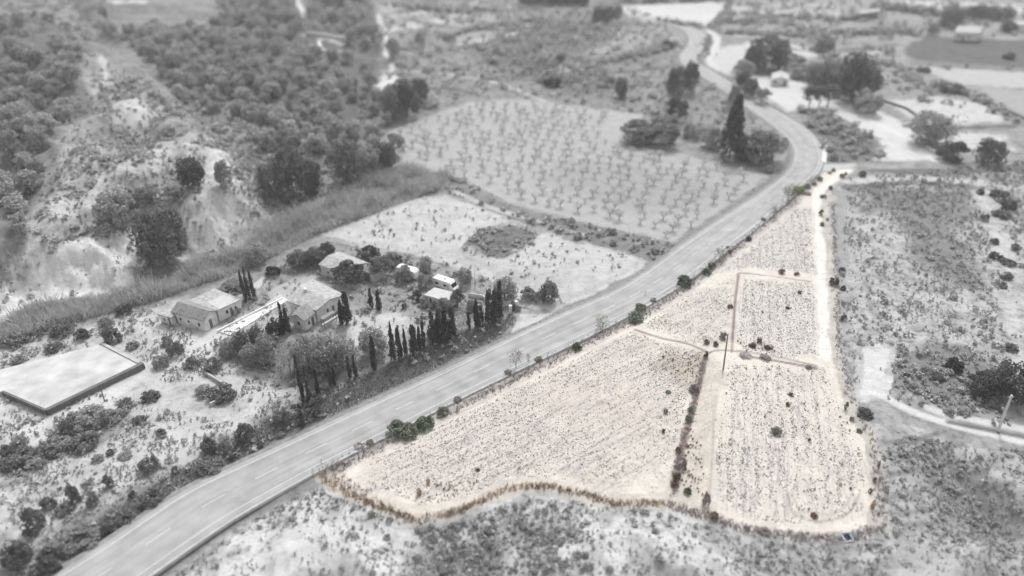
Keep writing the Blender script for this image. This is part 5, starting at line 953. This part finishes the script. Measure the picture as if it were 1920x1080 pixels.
# vehicles
def camper(name, label, cat, px, L, Wd, Hh, heading, motor):
    p = proj([px])[0]; e = empty(name, tuple(p), heading); tag(e, label, cat); n = 3
    prof = [(-L / 2, .55), (-L / 2 + .1, Hh - .25), (-L / 2 + .5, Hh), (L / 2 - (1.6 if motor else .6), Hh), (L / 2 - (1.1 if motor else .1), Hh - .5)] + ([(L / 2 - .9, 1.9), (L / 2 - .1, 1.2)] if motor else [(L / 2, 1.2)]) + [(L / 2, .55)]
    k = len(prof); mb = MB(); mb.add([(x, -Wd / 2, z) for x, z in prof] + [(x, Wd / 2, z) for x, z in prof], [tuple(range(k)), tuple(range(2 * k - 1, k - 1, -1))] + [(i, k + i, k + (i + 1) % k, (i + 1) % k) for i in range(k)])
    o = mb.build('body', M['white'], e); bv = o.modifiers.new('bevel', 'BEVEL'); bv.width = .12; bv.segments = 2
    for s in (-1, 1):
        for x0 in (-L * .28, L * .08):
            MB().box(x0 - .5, x0 + .5, *sorted((s * (Wd / 2 - .05), s * (Wd / 2 + .03))), 1.4, 2.0).build('window', M['glass'], e)
        for x0 in ((-L * .25, L * .33) if motor else (-.1,)):
            w_ = MB().tube([(x0, s * (Wd / 2 - .25), .34), (x0, s * (Wd / 2 + .02), .34)], .34, 14).build('wheel', M['rubber'], e); MB().tube([(x0, s * (Wd / 2 + .0), .34), (x0, s * (Wd / 2 + .05), .34)], .18, 10).build('hub', M['concrete'], w_)
    MB().box(L * .18, L * .18 + .6, -Wd / 2 - .03, -Wd / 2 + .05, .6, 2.1).build('door', M['plaster_grey'], e)
    MB().box(-.5, .3, -.35, .35, Hh - .02, Hh + .09).build('roof_hatch', M['concrete'], e)
    if motor: MB().add([(L / 2 - 1.06, -Wd / 2 + .15, 2.45), (L / 2 - .86, -Wd / 2 + .15, 1.9), (L / 2 - .3, -Wd / 2 + .2, 1.36), (L / 2 - .3, Wd / 2 - .2, 1.36), (L / 2 - .86, Wd / 2 - .15, 1.9), (L / 2 - 1.06, Wd / 2 - .15, 2.45)], [(0, 1, 4, 5), (1, 2, 3, 4)]).build('windscreen', M['glass'], e)
    else: MB().tube([(L / 2, 0, .5), (L / 2 + 1.1, 0, .5)], .06, 6).build('towbar', M['dark'], e)
camper('caravan', 'white caravan parked behind the clipped round bush', 'caravan', (765, 518), 6.4, 2.3, 2.7, R(-28), False)
camper('motorhome', 'white motorhome with dark windows parked right of the caravan', 'motorhome', (836, 541), 7.0, 2.3, 2.9, R(-30), True)
# pylons / poles
def pole(label, base, top, name='utility_pole', cat='utility pole', r=.16, arm=True, m='pole', h=None):
    p = proj([base])[0]; d = rays([top])[0]; # height where the ray passes nearest to the vertical line
    k = p[1] / d[1]; H_ = CAM_H + d[2] * k - p[2]; H_ = max(2.0, H_); dx = d[0] * k - p[0]; e = empty(name, tuple(p)); tag(e, label, cat); lean = max(-.8, min(.8, dx))
    MB().tube([(0, 0, -.5), (lean * .5, 0, H_ * .5), (lean, 0, H_)], [r * 1.15, r, r * .75], 9).build('shaft', M[m], e)
    if arm:
        MB().box(lean - .6, lean + .6, -.06, .06, H_ - .5, H_ - .38).build('crossarm', M[m], e)
        for s in (-.5, 0, .5): MB().tube([(lean + s, 0, H_ - .38), (lean + s, 0, H_ - .18)], [.06, .05], 6).build('insulator', M['dark'], e)
    return e
pole('slim grey pole standing on the bank between the square plot and the right field', (1356, 694), (1365, 626), r=.17, arm=False)
pole('pale leaning pole beside the double track at the right margin', (1871, 808), (1897, 741), r=.24, m='concrete_pale', arm=True)
pole('thin garden lamp post right of the motorhome', (891, 556), (890, 508), 'lamp_post', 'lamp post', .07, False, 'concrete')
pole('thin lamp post on the villa lawn', (703, 620), (703, 590), 'lamp_post', 'lamp post', .06, False, 'concrete')
pole('thin pole in the garden of the long house', (497, 574), (497, 560), 'lamp_post', 'lamp post', .06, False, 'concrete')
pole('leaning post beside the shrubs below the basin', (196, 752), (190, 732), 'fence_post', 'post', .12, False, 'concrete_dark')
def marker(label, px, h=1.2):
    p = proj([px])[0]; e = empty('marker_post', tuple(p)); tag(e, label, 'marker post', 'marker posts of the road')
    MB().box(-.09, .09, -.05, .05, -.2, h).build('post', M['white'], e); MB().box(-.092, .092, -.053, .053, h * .7, h * .85).build('band', M['dark'], e)
for px, l in (((917, 642), 'white marker post on the road edge nearest the gate'), ((813, 692), 'white marker post on the road edge below the cypress row'), ((673, 757), 'white marker post on the road edge before the ditch'), ((1027, 668), 'white marker post on the parcel side of the road'), ((603, 868), 'white marker post at the lower parcel corner'), ((118, 1062), 'white marker post near the bottom left of the road'), ((1210, 553), 'white marker post by the small brown bush')): marker(l, px)
p = proj([(1361, 478)])[0]; se = empty('road_sign', tuple(p)); tag(se, 'round road sign seen from its grey back beside the airy sapling', 'road sign')
MB().tube([(0, 0, -.2), (0, 0, 2.6)], .05, 7).build('post', M['pole'], se); MB().tube([(0, -.05, 2.5), (0, -.09, 2.5)], .5, 18).build('sign_plate', M['pole'], se)
# white concrete box with dark pipes at the south rim
p = proj([(1587, 1010)])[0]; be = empty('valve_box', (p[0], p[1], p[2]), R(8)); tag(be, 'open white concrete box holding dark coiled pipes at the south rim', 'valve box')
mb = MB(); S = .75
mb.box(-S, S, -S, -S + .1, -.4, .35); mb.box(-S, S, S - .1, S, -.4, .75); mb.box(-S, -S + .1, -S + .1, S - .1, -.4, .55); mb.box(S - .1, S, -S + .1, S - .1, -.4, .55); mb.box(-S + .1, S - .1, -S + .1, S - .1, -.4, .1); mb.build('box', M['white_col'], be)
for k, (r, z0, cx_) in enumerate(((.42, .22, 0), (.36, .38, .1), (.28, .52, -.05))):
    MB().tube([(cx_ + r * math.cos(a * math.pi / 8), r * math.sin(a * math.pi / 8), z0 + .05 * math.sin(a)) for a in range(17)], .09, 7, False).build('pipe', M['navy'], be)
MB().tube([(.1, -.2, .4), (.25, -.05, .8), (.5, .2, .85)], .07, 7).build('pipe', M['navy'], be)
pr = proj([(1604, 1006)])[0]; rg = np.random.RandomState(8); q = rg.normal(0, .38, (60, 2)) + pr[:2]; merged('blue_rubble', q, rg.uniform(.12, .3, 60), RT, M['bluerub'], 'bluish rubble heap beside the white concrete box', 'rubble')

# ------------------------------------------------------------------ thin summer haze
hz_m = bpy.data.materials.new('haze'); hz_m.use_nodes = True; hn = hz_m.node_tree; hn.nodes.remove(hn.nodes['Principled BSDF'])
pv = hn.nodes.new('ShaderNodeVolumePrincipled'); pv.inputs['Color'].default_value = (.9, .9, .9, 1); pv.inputs['Density'].default_value = HAZE; pv.inputs['Anisotropy'].default_value = .2
hn.links.new(pv.outputs[0], hn.nodes['Material Output'].inputs['Volume'])
hb = MB().box(-15500, 15500, -220, 5400, -60, 97.5).build('haze', hz_m); tag(hb, 'thin pale haze over the whole valley', 'haze', kind='stuff')
